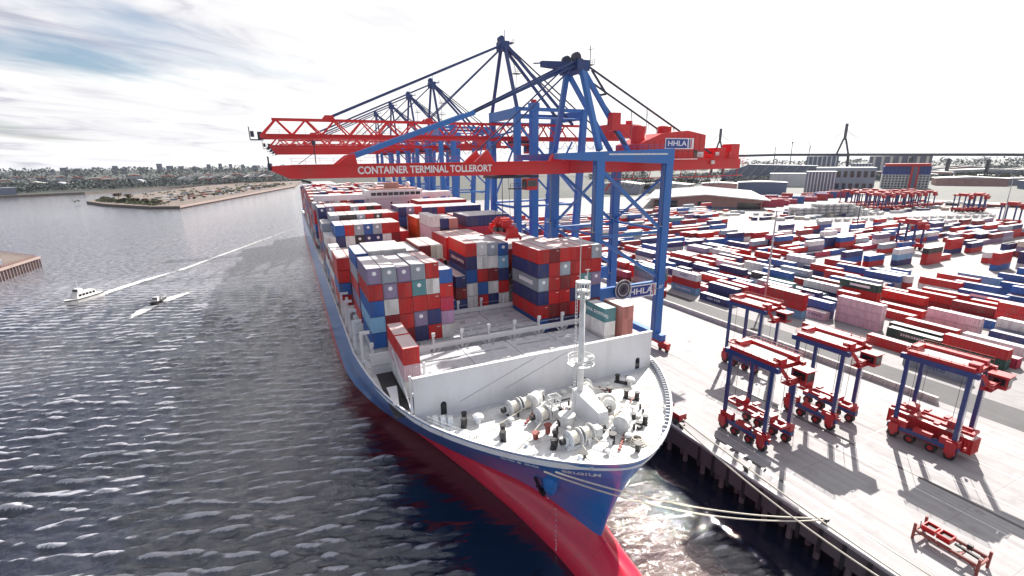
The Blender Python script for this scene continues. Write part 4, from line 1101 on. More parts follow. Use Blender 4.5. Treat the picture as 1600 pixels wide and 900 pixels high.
# --- yard, far block: long side across
def yard_far():
    r = random.Random(21)
    fixed = [(208.5, 189.0, 'blue blue|panel'), (222.0, 187.6, 'navy|panel blue|panel navy'), (194.0, 190.0, 'navy|panel white'), (180.0, 191.5, 'navy grey'), (236.5, 183.0, 'red red teal'), (250.2, 178.5, 'white teal|CHINA_SHIPPING navy'), (263.6, 172.0, 'red red'), (277.0, 168.0, 'red red'),
             (221.5, 124.0, 'navy blue|panel red'), (234.5, 121.5, 'blue red'), (248.0, 117.0, 'white|COSCO light_blue|CHINA_SHIPPING navy'), (262.0, 112.0, 'black|panel red red'), (276, 114, 'red'), (300.5, 120.0, 'red red navy'), (314.0, 117.0, 'navy red'), (290.0, 101, 'white red'),
             (274.0, 92.0, 'red red blue'), (287.0, 88.0, 'navy navy white'), (300.5, 85.0, 'red red red'), (286, 134, 'blue red'), (272.5, 136, 'grey red'), (327, 108, 'grey|panel black'), (341, 104, 'red'), (355, 100, 'white red')]
    rows = {}
    for x, y, s in fixed: rows.setdefault(int(y//13)+100, []).append((x, y, s))
    for yi, y in enumerate(np.arange(203, 338, 2.85)):
        if yi % 9 in (7, 8): continue
        x = 116+r.random()*6; hh = r.choice((1, 2))
        while x < 236+(y-200)*.9:
            if r.random() < .93:
                n = r.choice((hh, hh, hh, 1, 2, 3)) if y > 215 else r.choice((1, 2))
                rows.setdefault(round(y), []).append((x, y, ' '.join(rcol(r) for _ in range(n))))
            x += 12.4 if r.random() < .93 else 19
    for yi, y in enumerate(np.arange(126, 200, 3.4)):
        if yi % 6 == 5 or 180 < y < 195: continue
        x = 221+r.random()*8 if y > 140 else 342+r.random()*8
        while x < 430:
            if r.random() < .85: rows.setdefault(round(y)+1, []).append((x, y, ' '.join(rcol(r) for _ in range(r.choice((1, 1, 2, 2, 3))))))
            x += 12.8
    for y in np.arange(50, 108, 3.6):
        x = 320+r.random()*9
        while x < 420:
            if r.random() < .85: rows.setdefault(round(y)+2, []).append((x, y, ' '.join(rcol(r) for _ in range(r.choice((1, 2, 2, 3))))))
            x += 13
    for ri, key in enumerate(sorted(rows)):
        for si, (x, y, s) in enumerate(sorted(rows[key])):
            cl = s.split(); n = len(cl)
            for k, c in enumerate(cl):
                side = None
                if '|' in c: c, side = c.split('|'); side = side.replace('_', ' ')
                pos = 'standing alone' if n == 1 else ('top of stack' if k == 0 else ('bottom of stack' if k == n-1 else 'middle of stack'))
                lab = f"{WORDS.get(c, c)} container lying crosswise, {pos}, {ordw(si+1)} from left in {ordw(ri+1)} far yard row"
                spec(x+LB/2, y+CW/2, QZ+2.6*(n-1-k), LB, 2.5, c, 'x', 'plain', side, (k == 0, 1, 1), lab, 'containers in the far part of the yard', 0)
yard_far()
def place_containers():
    cz = []
    for s in SPECS:
        c = (s['x'], s['y'], s['z']+s['h']/2); u, v, d = proj(c)
        vx, vy, vz = c[0], c[1], CAM_H-c[2]
        lx, ly = (CW, s['L']) if s['axis'] == 'y' else (s['L'], CW)
        a = (s['expo'][1]*lx*s['h']*abs(vy)+s['expo'][2]*ly*s['h']*abs(vx)+s['expo'][0]*lx*ly*abs(vz))/d**3
        if not (-40 < u < 1640 and 100 < v < 950): a *= .02
        cz.append(a*(1+s['prio']))
    order = sorted(range(len(SPECS)), key=lambda i: -cz[i])
    for i in order[:300]: build_container(SPECS[i])
    ms = sorted(PAL); idx = {c: i for i, c in enumerate(ms)}
    b = MB()
    for i in order[300:]:
        s = SPECS[i]; lx, ly = (CW, s['L']) if s['axis'] == 'y' else (s['L'], CW)
        x0, x1, y0, y1, z0, z1 = s['x']-lx/2, s['x']+lx/2, s['y']-ly/2, s['y']+ly/2, s['z'], s['z']+s['h']
        b.m = idx[s['col']]; b.box(x0, x1, y0, y1, z0, z1-.02)
        for xx in (x0, x1-.16): b.box(xx-.02, xx+.18, y0-.02, y0+.12, z0, z1-.04)
        if s['axis'] == 'x':
            for k in range(14): b.box(x0+.5+k*.82, x0+.85+k*.82, y0-.05, y0, z0+.2, z1-.2)
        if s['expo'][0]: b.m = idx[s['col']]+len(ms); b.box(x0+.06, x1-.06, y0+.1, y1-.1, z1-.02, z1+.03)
        if s['end'] == 'reefer' and s['expo'][1]: b.m = len(ms)*2; b.cyl((s['x'], y0, z0+s['h']*.68), (s['x'], y0-.1, z0+s['h']*.68), .42, 8)
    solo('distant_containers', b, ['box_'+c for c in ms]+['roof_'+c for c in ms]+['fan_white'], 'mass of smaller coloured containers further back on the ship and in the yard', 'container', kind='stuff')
    print('containers', len(SPECS))
place_containers()
# ---------------------------------------------------------------- ship-to-shore cranes
def bogies(t, xs, ys, zb=QZ):
    for x in xs:
        for y in ys:
            b = MB()
            b.box(x-.6, x+.6, y-5.2, y+5.2, zb+1.7, zb+2.5)
            for q in (-3.4, 3.4): b.box(x-.5, x+.5, y+q-1.7, y+q+1.7, zb+.75, zb+1.6); b.cbox((x, y+q, zb+1.65), .7, .8, .5)
            o = part('bogie', b, 'crane_red', t)
            b = MB()
            for q in (-4.6, -2.2, 2.2, 4.6): b.cyl((x-.3, y+q, zb+.42), (x+.3, y+q, zb+.42), .42, 10)
            part('wheel', b, 'black_iron', o)
def rail_fence(b, pts, h=1.1, step=2.0, r=.05):
    for p, q in zip(pts, pts[1:]):
        p, q = Vector(p), Vector(q); n = max(1, int((q-p).length/step))
        for i in range(n+1): c = p.lerp(q, i/n); b.bar(c, c+Vector((0, 0, h)), r*1.4)
        for k in (1, .55): b.bar(p+Vector((0, 0, h*k)), q+Vector((0, 0, h*k)), r*1.3)
def hhla(t, x0, x1, z0, z1, y):
    b = MB(); b.box(x0, x1, y-.1, y, z0, z1); s = part('sign', b, 'lettering_white', t)
    m = .09*(z1-z0); xm = x0+(x1-x0)*.80
    b = MB(); b.box(x0+m, xm-m, y-.16, y-.1, z0+m, z1-m); part('sign_panel', b, 'sign_blue', s)
    b = MB(); w = (x1-xm)
    b.box(xm+w*.12, xm+w*.30, y-.16, y-.1, z0+m, z1-m); part('sign_stripe', b, 'sign_blue', s)
    b = MB(); b.box(xm+w*.42, xm+w*.6, y-.16, y-.1, z0+m, z1-m); part('sign_stripe', b, 'sign_red', s)
    text('HHLA', (z1-z0)*.66, ((x0+xm)/2, y-.2, (z0+z1)/2), FRONT, 'lettering_white', 'sign_letters', s, sx=1.35, bold=.03)

def crane_near():
    t = thing('quay_crane', (74, 101, QZ), 'nearest quay crane, low solid red boom with white lettering over the ship', 'container crane', 'quay cranes along the ship')
    YN, YF, XW, XL = 91.0, 111.0, 64.0, 84.0
    bogies(t, (XW, XL), (YN, YF))
    for x in (XW, XL):
        b = MB(); b.box(x-.8, x+.8, YN-3, YF+3, QZ+2.5, QZ+4.2); part('sill_beam', b, 'crane_blue', t)
        for y in (YN, YF):
            b = MB(); b.box(x-1.05, x+1.05, y-.9, y+.9, QZ+4.2, 55.4); lg = part('leg', b, 'crane_blue', t)
            b = MB()
            for k in range(80): b.bar((x-1.12, y-.25, 9+k*.55), (x-1.12, y+.25, 9+k*.55), .05)
            for q in (-.25, .25): b.bar((x-1.12, y+q, 8.5), (x-1.12, y+q, 53), .06)
            for z in (22, 38): b.box(x-1.9, x-1.05, y-1.0, y+1.0, z, z+.1); rail_fence(b, [(x-1.9, y-1, z), (x-1.9, y+1, z)], 1.1, 1)
            part('ladder', b, 'steel_grey', lg)
        b = MB(); b.box(x-.85, x+.85, YN+1.0, YF-1.0, 53.9, 55.9); part('portal_beam', b, 'crane_blue', t)
        b = MB(); b.cyl((x, YN+.9, 37), (x, YF-.9, 37), .3, 8); b.bar((x, YN+.9, 50), (x, YF-.9, 38), .5); part('cross_brace', b, 'crane_blue', t)
    for y in (YN, YF):
        b = MB(); b.hexa([(52.8, y-.95, 54.4), (85.09, y-.95, 53.0), (85.09, y+.95, 53.0), (52.8, y+.95, 54.4), (52.8, y-.95, 55.6), (85.09, y-.95, 56.6), (85.09, y+.95, 56.6), (52.8, y+.95, 55.6)])
        o = part('top_beam', b, 'crane_blue', t)
        b = MB(); b.box(65.05, 82.95, y-.5, y+.5, 20.6, 24.0); part('tie_beam', b, 'crane_blue', t)
        b = MB(); b.cyl((65.05, y, 36.6), (82.95, y, 36.6), .33, 10); b.bar((65.05, y, 51.6), (82.95, y, 37.4), .75); b.bar((65.05, y, 35.8), (82.95, y, 25.2), .75)
        part('diagonal_brace', b, 'crane_blue', t)
        b = MB(); rail_fence(b, [(53, y-.8, 55.8), (84, y-.8, 56.5)], 1.1, 2.2, .035); part('guard_rail', b, 'crane_blue', t)
    b = MB(); b.box(66, 83, YN-1.0, YN-.96, 55.15, 55.5); part('walkway_edge', b, 'machine_white', t)
    hhla(t, 74.2, 82.6, 20.4, 23.6, YN-.52)
    text('07', 1.3, (XL-.1, YN-.93, 22.4), FRONT, 'lettering_white', 'number', t)
    # cable reel
    b = MB(); c = Vector((71.4, YN-1.3, 23.4)); b.cyl(c-Vector((.12, .35, 0)), c+Vector((.12, .35, 0)), .5, 12)
    rl = part('cable_reel', b, 'crane_dark', t)
    for r0, mt, nm in ((2.35, 'purple', 'cable_winding'),):
        b = MB(); n = 30
        for k in range(n):
            a0, a1 = 2*pi*k/n, 2*pi*(k+1)/n
            P = lambda r, a, d: c+Vector((r*cos(a), d, r*sin(a)))
            for ra, rb, d in ((.6, 1.5, -.3), (1.62, 2.2, -.26)):
                b.face([P(ra, a0, d), P(rb, a0, d), P(rb, a1, d), P(ra, a1, d)]); b.face([P(ra, a0, .3), P(ra, a1, .3), P(rb, a1, .3), P(rb, a0, .3)])
            b.face([P(2.2, a0, -.26), P(2.2, a0, .3), P(2.2, a1, .3), P(2.2, a1, -.26)])
        part(nm, b, 'reel_cable', rl)
    b = MB()
    for rr in (2.42, 1.56): b.tube([c+Vector((rr*cos(2*pi*k/36), -.33, rr*sin(2*pi*k/36))) for k in range(37)], .09, 6)
    part('rim', b, 'machine_white', rl)
    b = MB()
    for k in range(20): b.bar(c+Vector((.4*cos(k*pi/10), -.34, .4*sin(k*pi/10))), c+Vector((2.4*cos(k*pi/10), -.34, 2.4*sin(k*pi/10))), .06)
    part('spoke', b, 'crane_dark', rl)
    # girder and boom
    for ya, yb in ((97.0, 98.3), (103.7, 105.0)):
        b = MB(); b.prism_y([(-2.6, 53.0), (.5, 51.4), (60.0, 51.1), (60.0, 54.1), (1.5, 53.9), (-2.4, 53.7)], ya, yb); bo = part('boom', b, 'crane_red', t)
        b = MB(); b.prism_y([(60.15, 51.2), (116, 51.4), (116, 54.0), (60.15, 54.2)], ya, yb); gi = part('girder', b, 'crane_red', t)
        b = MB(); b.prism_y([(8.8, 53.9), (11.0, 55.6), (12.2, 55.9), (12.6, 53.9)], ya+.2, yb-.2); b.prism_y([(36.5, 53.9), (39.6, 56.6), (40.6, 54.9), (41.2, 53.9)], ya+.2, yb-.2)
        b.prism_y([(58.6, 54.0), (59.6, 55.7), (61.4, 55.7), (62.4, 54.0)], ya-.1, yb+.1); part('stay_bracket', b, 'crane_red', bo)
    b = MB()
    for x in list(range(3, 60, 7))+list(range(64, 116, 8)): b.box(x-.25, x+.25, 98.3, 103.7, 52.6, 53.4)
    part('cross_tie', b, 'crane_red', t)
    b = MB()
    rail_fence(b, [(1, 96.4, 53.9), (59, 96.4, 54.1)], 1.1, 2.4, .03); rail_fence(b, [(61, 105.6, 54.1), (115, 105.6, 54.0)], 1.1, 2.4, .03)
    b.box(1, 59, 96.1, 97.0, 53.8, 53.9); b.box(61, 116, 105, 105.9, 53.9, 54)
    part('boom_walkway', b, 'crane_red', t)
    text('CONTAINER TERMINAL TOLLERORT', 1.95, (26.4, 96.95, 52.65), FRONT, 'lettering_white', 'boom_lettering', t, sx=.87, bold=.055)
    b = MB(); b.box(-2.9, -2.3, 97, 105, 53.0, 54.2); rail_fence(b, [(-2.8, 97, 54.2), (-2.8, 105, 54.2)], 1.2, 1.5); b.bar((2.2, 98, 54), (5.2, 98, 56.1), .1); b.bar((5.2, 98, 54), (5.2, 98, 57.4), .16); b.cyl((5.2, 98, 57.4), (5.2, 98, 58.2), .35, 8); part('boom_tip', b, 'crane_dark', t)
    # A-frame, apex, stays
    ap = Vector((63.2, 101, 75.0))
    for s in (-1, 1):
        h = ap+Vector((0, s*3.1, -.6)); f = (64, YN if s < 0 else YF, 56.2)
        b = MB(); b.bar(f, h, 1.15, 1.15); part('frame_leg', b, 'crane_blue', t)
        b = MB(); b.bar(h, (78.6, 101+s*3.6, 54.2), .95, .95); part('frame_strut', b, 'crane_blue', t)
        for dz in (.0, .9):
            b = MB(); b.bar(ap+Vector((-1.5, s*3.0, .6-dz)), (36, 101+s*3.3, 63.5+dz*.12), .38); part('forestay', b, 'stay_blue', t)
        b = MB(); b.bar((37, 101+s*3.3, 64.0), (11.6, 101+s*3.3, 55.2), .85, .95); part('forestay', b, 'crane_blue', t)
        b = MB(); b.bar(ap+Vector((-1.2, s*2.6, .0)), (39.6, 101+s*3.3, 56.2), .3); part('inner_stay', b, 'stay_blue', t)
        b = MB(); b.bar(ap+Vector((1, s*2.8, .2)), (108, 101+s*3.3, 54.2), .36); part('backstay', b, 'crane_dark', t)
        b = MB()
        for k in (.42, .62): p = (ap+Vector((1, s*2.8, .2))).lerp(Vector((108, 101+s*3.3, 54.2)), k); b.bar(p, (p.x+.2, p.y, 60.5), .09); b.bar(p, (p.x+1.2, p.y, 60.3), .06)
        part('stay_hanger', b, 'crane_dark', t)
    b = MB(); b.box(61.6, 64.8, 97.0, 105.0, 73.6, 75.8); b.prism([(61.7, 98.8), (61.7, 103.2), (54.5, 101.5), (54.5, 100.5)], 74.4, 75.6); b.bar((54.6, 101, 75.2), (52.6, 101, 75.0), .25)
    hd = part('apex_head', b, 'stay_blue', t)
    for y in (98.4, 102.6):
        b = MB().cyl((62, y-.5, 76.4), (62, y+.5, 76.4), 1.1, 12); b.cbox((62.6, y, 75.9), 1.6, 1.6, .5); part('sheave', b, 'crane_dark', hd)
    b = MB(); b.box(64.8, 66.4, 97.5, 100.5, 75.0, 75.1); rail_fence(b, [(66.4, 97.5, 75.1), (66.4, 100.5, 75.1)], 1.1, 1); b.bar((65.4, 97.8, 75), (65.4, 97.8, 79.0), .12); b.bar((64.7, 97.8, 78), (66.3, 97.8, 78.4), .1); part('apex_platform', b, 'crane_dark', t)
    b = MB()
    pts = [(66, 98, 74), (70, 97.6, 69), (67.6, 97.6, 68.6), (73, 97.4, 63), (70.5, 97.2, 62.4), (76, 97, 57.5)]
    for p, q in zip(pts, pts[1:]): b.bar(p, q, .18, .5)
    part('stair', b, 'crane_dark', t)
    b = MB(); b.box(70.6, 73.0, 95.6, 97.6, 60.8, 64.8); b.bar((73, 96.6, 62), (77.5, 96.6, 58.6), .25); part('hoist_box', b, 'crane_red', t)
    # machinery house
    b = MB(); b.prism_y([(79.5, 54.2), (101.4, 54.2), (101.4, 60.2), (95, 61.2), (86.5, 60.4), (79.5, 57.8)], 96.4, 105.8); mh = part('machinery_house', b, 'crane_red', t)
    for x in (82.0, 90.4):
        b = MB().cyl((x, 100, 58), (x, 100, 62.2), 1.8, 14); b.sphere((x, 100, 62.2), 1.8, 1.8, .4, 14, 3, 0); part('roof_vent', b, 'crane_red', mh)
    b = MB()
    for k in range(11): b.box(80.5+k*1.9, 80.56+k*1.9, 96.34, 96.4, 54.3, 57.6+min(k, 6)*.45)
    b.box(79.6, 101.3, 96.3, 96.39, 56.0, 56.1); part('panel_seam', b, 'rust_red', mh)
    b = MB(); b.box(97.6, 98.8, 96.3, 96.38, 54.4, 56.4); part('door', b, 'window_dark', mh)
    b = MB(); b.box(99, 101, 96.3, 96.36, 54.5, 55.9); part('vent_grille', b, 'machine_white', mh)
    hhla(t, 87.6, 97.2, 56.6, 59.3, 96.33)
    b = MB(); rail_fence(b, [(79, 95.9, 54.3), (116, 95.9, 54.0)], 1.1, 2, .04); b.box(79, 116, 95.6, 96.4, 54.15, 54.25); part('guard_rail', b, 'crane_red', t)
    b = MB(); b.box(107, 110.4, 97.4, 104, 54, 57.0); b.box(112.4, 115.6, 97.4, 100.6, 54, 58.0); b.cbox((105.8, 97.4, 55), 1.4, 1.2, 1.8); b.cyl((111.4, 97.2, 54.2), (111.4, 97.2, 56), .5, 8); b.box(116, 118.6, 97, 105, 52.6, 52.8); rail_fence(b, [(118.6, 97, 52.8), (118.6, 105, 52.8)], 1.2, 1.2); part('counterweight', b, 'crane_red', t)
    b = MB()
    for x, z in ((106.2, 55.4), (104.9, 53.2), (88, 53), (99, 55.2)): b.cbox((x, 96.5, z), 1.2, .3, .9)
    part('floodlight', b, 'machine_white', t)
    # festoon cable
    b = MB(); b.box(72.5, 117, 96.7, 96.95, 49.4, 49.6)
    for x in np.arange(73, 117, 5.2): b.bar((x, 96.8, 49.5), (x+.9, 97.2, 51.3), .14)
    b.bar((72.5, 96.8, 49.5), (70.2, 96.8, 46.8), .25); part('festoon_rail', b, 'crane_red', t)
    b = MB(); x = 73.5; r = random.Random(3)
    while x < 116:
        w = r.uniform(2.2, 3.4); d = r.uniform(1.6, 2.6); b.tube([(x+w*k/8, 96.8, 49.4-d*(1-(k/4-1)**2)) for k in range(9)], .07, 5); x += w+r.choice((0, 0, .4))
    part('festoon_cable', b, 'crane_dark', t)
    # trolley, cab, ropes
    b = MB(); b.box(41, 52.5, 98.2, 103.8, 50.4, 51.0); b.cbox((46, 101, 51.8), 5, 4.4, 1.0); tr = part('trolley', b, 'crane_dark', t)
    b = MB(); b.box(49.6, 52.4, 98.6, 101.2, 47.6, 50.2); cb = part('cab', b, 'crane_red', t)
    b = MB(); b.box(49.54, 49.6, 98.8, 101, 48.2, 49.8); b.box(49.8, 52.2, 98.54, 98.6, 48.4, 49.8); part('window', b, 'window_dark', cb)
    b = MB(); b.box(45.5, 49.6, 98.6, 100, 47.9, 48.1); rail_fence(b, [(45.5, 98.6, 48.1), (49.6, 98.6, 48.1)], 1.1, 1); part('cab_platform', b, 'crane_dark', cb)
    b = MB()
    for dx, dy in ((-1, -3), (1, -3), (-1, 3), (1, 3)): b.bar((44.5+dx*.8, 101+dy*.6, 50.4), (44.5+dx, 101+dy*.7, 41.6), .07)
    part('hoist_rope', b, 'crane_dark', tr)
paint('reel_cable', (.13, .10, .13), .6)
crane_near()

def crane_spreader():
    t = thing('spreader', (44.5, 101, 37.3), 'red lifting spreader hanging from the nearest crane just above the container stacks', 'crane spreader')
    b = MB()
    for x in (43.5, 45.5): b.box(x-.25, x+.25, 95.2, 106.8, 37.7, 38.4)
    for y in (95.1, 106.4): b.box(43.2, 45.8, y, y+.5, 37.4, 38.5)
    for y in (98, 101, 104): b.box(43.5, 45.5, y-.2, y+.2, 37.8, 38.3)
    part('frame', b, 'crane_red', t)
    b = MB(); b.box(43.2, 45.8, 98.0, 104.0, 38.4, 39.2); b.box(43.6, 45.4, 98.6, 103.4, 40.0, 40.7)
    for y in (98.8, 103.2): b.box(43.4, 45.6, y-.4, y+.4, 39.2, 41.0)
    for y in (100, 102): b.cyl((43.4, y, 40.9), (45.6, y, 40.9), .7, 10)
    part('head_block', b, 'crane_red', t)
    for y in (96, 106):
        b = MB(); b.box(43.3, 45.7, y-.7, y+.7, 38.4, 39.5); b.cbox((44.5, y, 39.8), 1, .8, .7); part('twistlock_box', b, 'crane_red', t)
    b = MB(); b.cbox((44.0, 100.9, 38.8), 3.2, 2.0, .9); b.cyl((43, 97, 39), (43, 99.4, 39), .4, 8); part('cable_basket', b, 'black_iron', t)
    for x in (43.1, 45.9):
        for y in (95.3, 106.7):
            b = MB(); b.bar((x, y, 38), (x+(x-44.5)*.35, y, 36.9), .25, .5); part('flipper', b, 'crane_red', t)
crane_spreader()

def crane_far():
    t = thing('quay_crane', (74, 143, QZ), 'tall blue quay crane with red lattice boom, just behind the nearest crane', 'container crane', 'quay cranes along the ship')
    YN, YF, XW, XL = 133.5, 152.5, 64.0, 84.0
    bogies(t, (XW, XL), (YN, YF))
    for x, xt in ((XW, XW), (XL, XL+3.6)):
        b = MB(); b.box(x-.8, x+.8, YN-3, YF+3, QZ+2.5, QZ+4.2); part('sill_beam', b, 'crane_blue', t)
        for y in (YN, YF):
            b = MB(); b.hexa([(x-1, y-.9, QZ+4.2), (x+1, y-.9, QZ+4.2), (x+1, y+.9, QZ+4.2), (x-1, y+.9, QZ+4.2), (xt-.9, y-.8, 69.6), (xt+.9, y-.8, 69.6), (xt+.9, y+.8, 69.6), (xt-.9, y+.8, 69.6)]); part('leg', b, 'crane_blue', t)
        b = MB(); b.box(xt-.8, xt+.8, YN+.8, YF-.8, 66.6, 69.4); part('portal_beam', b, 'crane_blue', t)
        b = MB(); b.bar((x, YN+.9, 40), (x, YF-.9, 40), .7); b.bar((x, YN+.9, 60), (x, YF-.9, 42), .45); part('cross_brace', b, 'crane_blue', t)
    for y in (YN, YF):
        b = MB(); b.box(64.9, 87, y-.4, y+.4, 68.6, 69.6); b.cyl((65, y, 66.6), (87, y, 66.6), .25, 8); part('top_beam', b, 'crane_blue', t)
        b = MB(); b.box(65, 84, y-.45, y+.45, 21, 23.2); part('tie_beam', b, 'crane_blue', t); b = MB(); b.cyl((65, y, 40.4), (85.6, y, 40.4), .33, 8); part('tie_pipe', b, 'crane_blue', t)
        b = MB(); b.bar((65, y, 64), (86, y, 43), .55); b.bar((65, y, 39), (84.6, y, 24), .6); b.bar((64, y, 63), (56.5, y+(3 if y == YN else -3), 61), .5); part('diagonal_brace', b, 'crane_blue', t)
    b = MB(); b.box(69.0, 71.2, YN-.2, YN+2.0, QZ+1, 69.4); b.box(68.8, 71.4, YN-.4, YN+2.2, 69.4, 71.0); lf = part('lift_shaft', b, ('crane_blue',), t)
    b = MB(); b.cyl((70.1, YN+.9, 71.0), (70.1, YN+.9, 71.9), .9, 10); part('lift_cap', b, 'crane_red', lf)
    X0, X1 = -5.5, 106.0; ya, yb, zc, zt = 139.8, 146.2, 61.0, 65.3
    for y in (ya, yb):
        b = MB(); b.box(X0+.5, X1, y-.45, y+.45, zc-.55, zc+.55); part('boom_chord', b, 'crane_red', t)
        b = MB(); b.box(X0+3.6, X1-12, y+(1.6 if y == ya else -1.6)-.22, y+(1.6 if y == ya else -1.6)+.22, zt-.25, zt+.25); part('top_chord', b, 'crane_red', t)
    p = 7.2; n = int((X1-14-X0)/p)
    proto = {}
    for s, y, yt in ((0, ya, ya+1.6), (1, yb, yb-1.6)):
        for k in range(n):
            x = X0+.9+k*p
            for d in (0, 1):
                key = (s, d)
                if key not in proto:
                    b = MB(); b.bar((0, y-143, zc+.4-QZ), (p/2, yt-143, zt-QZ), .34) if d == 0 else b.bar((p/2, yt-143, zt-QZ), (p, y-143, zc+.4-QZ), .34)
                    proto[key] = b.mesh('lattice_bar', ('crane_red',))
                o = link(bpy.data.objects.new('lattice_bar', proto[key]), t); o.location = (x-74, 0, 0)
    b = MB()
    for k in range(26): x = X0+2+k*4.2; b.box(x-.12, x+.12, ya, yb, zc-.3, zc); b.bar((x, ya, zc-.2), (x+4.2, yb if k % 2 else ya, zc-.2), .12)
    part('boom_ties', b, 'crane_red', t)
    b = MB(); b.box(X0, X0+1.0, 139.4, 146.6, zc-.8, zc+1.0); b.box(X0-1.8, X0+.6, 139.2, 142, zc-1.0, zc-.8); rail_fence(b, [(X0-1.8, 139.2, zc-.8), (X0-1.8, 142, zc-.8)], 3.0, 1); b.cbox((X0-1.2, 140.6, zc+.5), .8, .8, 1.4); part('boom_tip', b, 'crane_dark', t)
    b = MB(); rail_fence(b, [(X0+2, ya-.9, zc+.4), (X1, ya-.9, zc+.4)], 1.1, 3, .035); b.box(X0+2, X1, ya-1.1, ya-.4, zc+.3, zc+.4); part('boom_walkway', b, 'crane_red', t)
    ap = Vector((64, 143, 88))
    for s in (-1, 1):
        f = (64, YN if s < 0 else YF, 69.5)
        b = MB(); b.bar(f, ap+Vector((0, s*1.2, 0)), .85); part('frame_leg', b, 'stay_blue', t)
        b = MB(); b.bar(ap+Vector((.6, s*1.3, 0)), (87.4, 143+s*3.1, 65.4), .75); part('frame_strut', b, 'stay_blue', t)
        b = MB(); b.bar(ap+Vector((-.5, s*1.2, 0)), (11.6, 143+s*1.7, 65.8), .42, .55); part('forestay', b, 'stay_blue', t)
        b = MB(); b.bar(ap+Vector((-.5, s*1.0, -.8)), (39, 143+s*1.7, 65.6), .3); part('inner_stay', b, 'stay_blue', t)
        b = MB(); b.bar(ap+Vector((.8, s*1.0, 0)), (100, 143+s*2.4, 62.5), .34); part('backstay', b, 'crane_dark', t)
        b = MB(); b.prism_y([(10, 65.3), (11, 66.5), (13, 66.5), (13.6, 65.3)], 143+s*1.7-.4, 143+s*1.7+.4); b.prism_y([(37.4, 65), (38.6, 66.4), (40, 66.4), (41, 65)], 143+s*1.7-.4, 143+s*1.7+.4); part('stay_bracket', b, 'crane_red', t)
    b = MB(); b.box(62.6, 65.4, 141.2, 144.8, 86.6, 89.0); b.box(64.5, 67.4, 141.8, 144.2, 88.7, 88.85); rail_fence(b, [(67.3, 141.8, 88.8), (67.3, 144.2, 88.8)], 1.1, 1); b.cyl((63.4, 142.2, 89.6), (63.4, 143.8, 89.6), 1.0, 10); b.bar((64.6, 143, 89), (64.6, 143, 92.4), .14); part('apex_head', b, 'stay_blue', t)
    b = MB()
    for z in (80, 75): b.box(66.5, 69.0, 140.5, 142.5, z, z+.12); rail_fence(b, [(66.5, 140.5, z), (69, 140.5, z)], 1.0, 1.2)
    b.tube([(67, 141, 70), (67.5, 141, 80), (65.5, 142, 88)], .09); part('access_stair', b, 'crane_dark', t)
    b = MB(); b.box(103, 115, 138.6, 147.4, 61.6, 66.0); mh = part('machinery_house', b, 'crane_red', t)
    b = MB(); b.cyl((106, 142, 66.0), (106, 142, 67.6), 1.3, 10); b.cyl((112, 142, 66.0), (112, 142, 67.4), 1.2, 10); part('roof_vent', b, 'crane_red', mh)
    b = MB(); b.box(66.5, 73, 140.6, 145.4, 59.6, 60.4); tr = part('trolley', b, 'crane_dark', t)
    b = MB(); b.box(70.4, 73.2, 139.6, 142.2, 56.4, 59.4); cb = part('cab', b, 'crane_red', t)
    b = MB(); b.box(70.3, 70.4, 139.8, 142, 57, 58.8); b.box(70.6, 73, 139.5, 139.6, 57.2, 58.8); part('window', b, 'window_dark', cb)
    b = MB()
    for x in np.arange(52, 100, 4.0): b.tube([(x+4*k/6, 139.0, 60-2.2*(1-(k/3-1)**2)) for k in range(7)], .08, 4)
    part('festoon_cable', b, 'crane_dark', t)
    return t
c2 = crane_far()
for i, y in enumerate((222, 266, 314, 370)):
    c = copy_tree(c2); c.location.y = y
    c['label'] = ['blue quay crane with red lattice boom, second behind the nearest crane along the ship', 'blue quay crane, third behind the nearest crane, with its dark apex above lattice booms',
                  'blue quay crane with lattice boom, next to last in the receding line of cranes', 'farthest quay crane in the receding line, its apex lowest against the sky'][i]
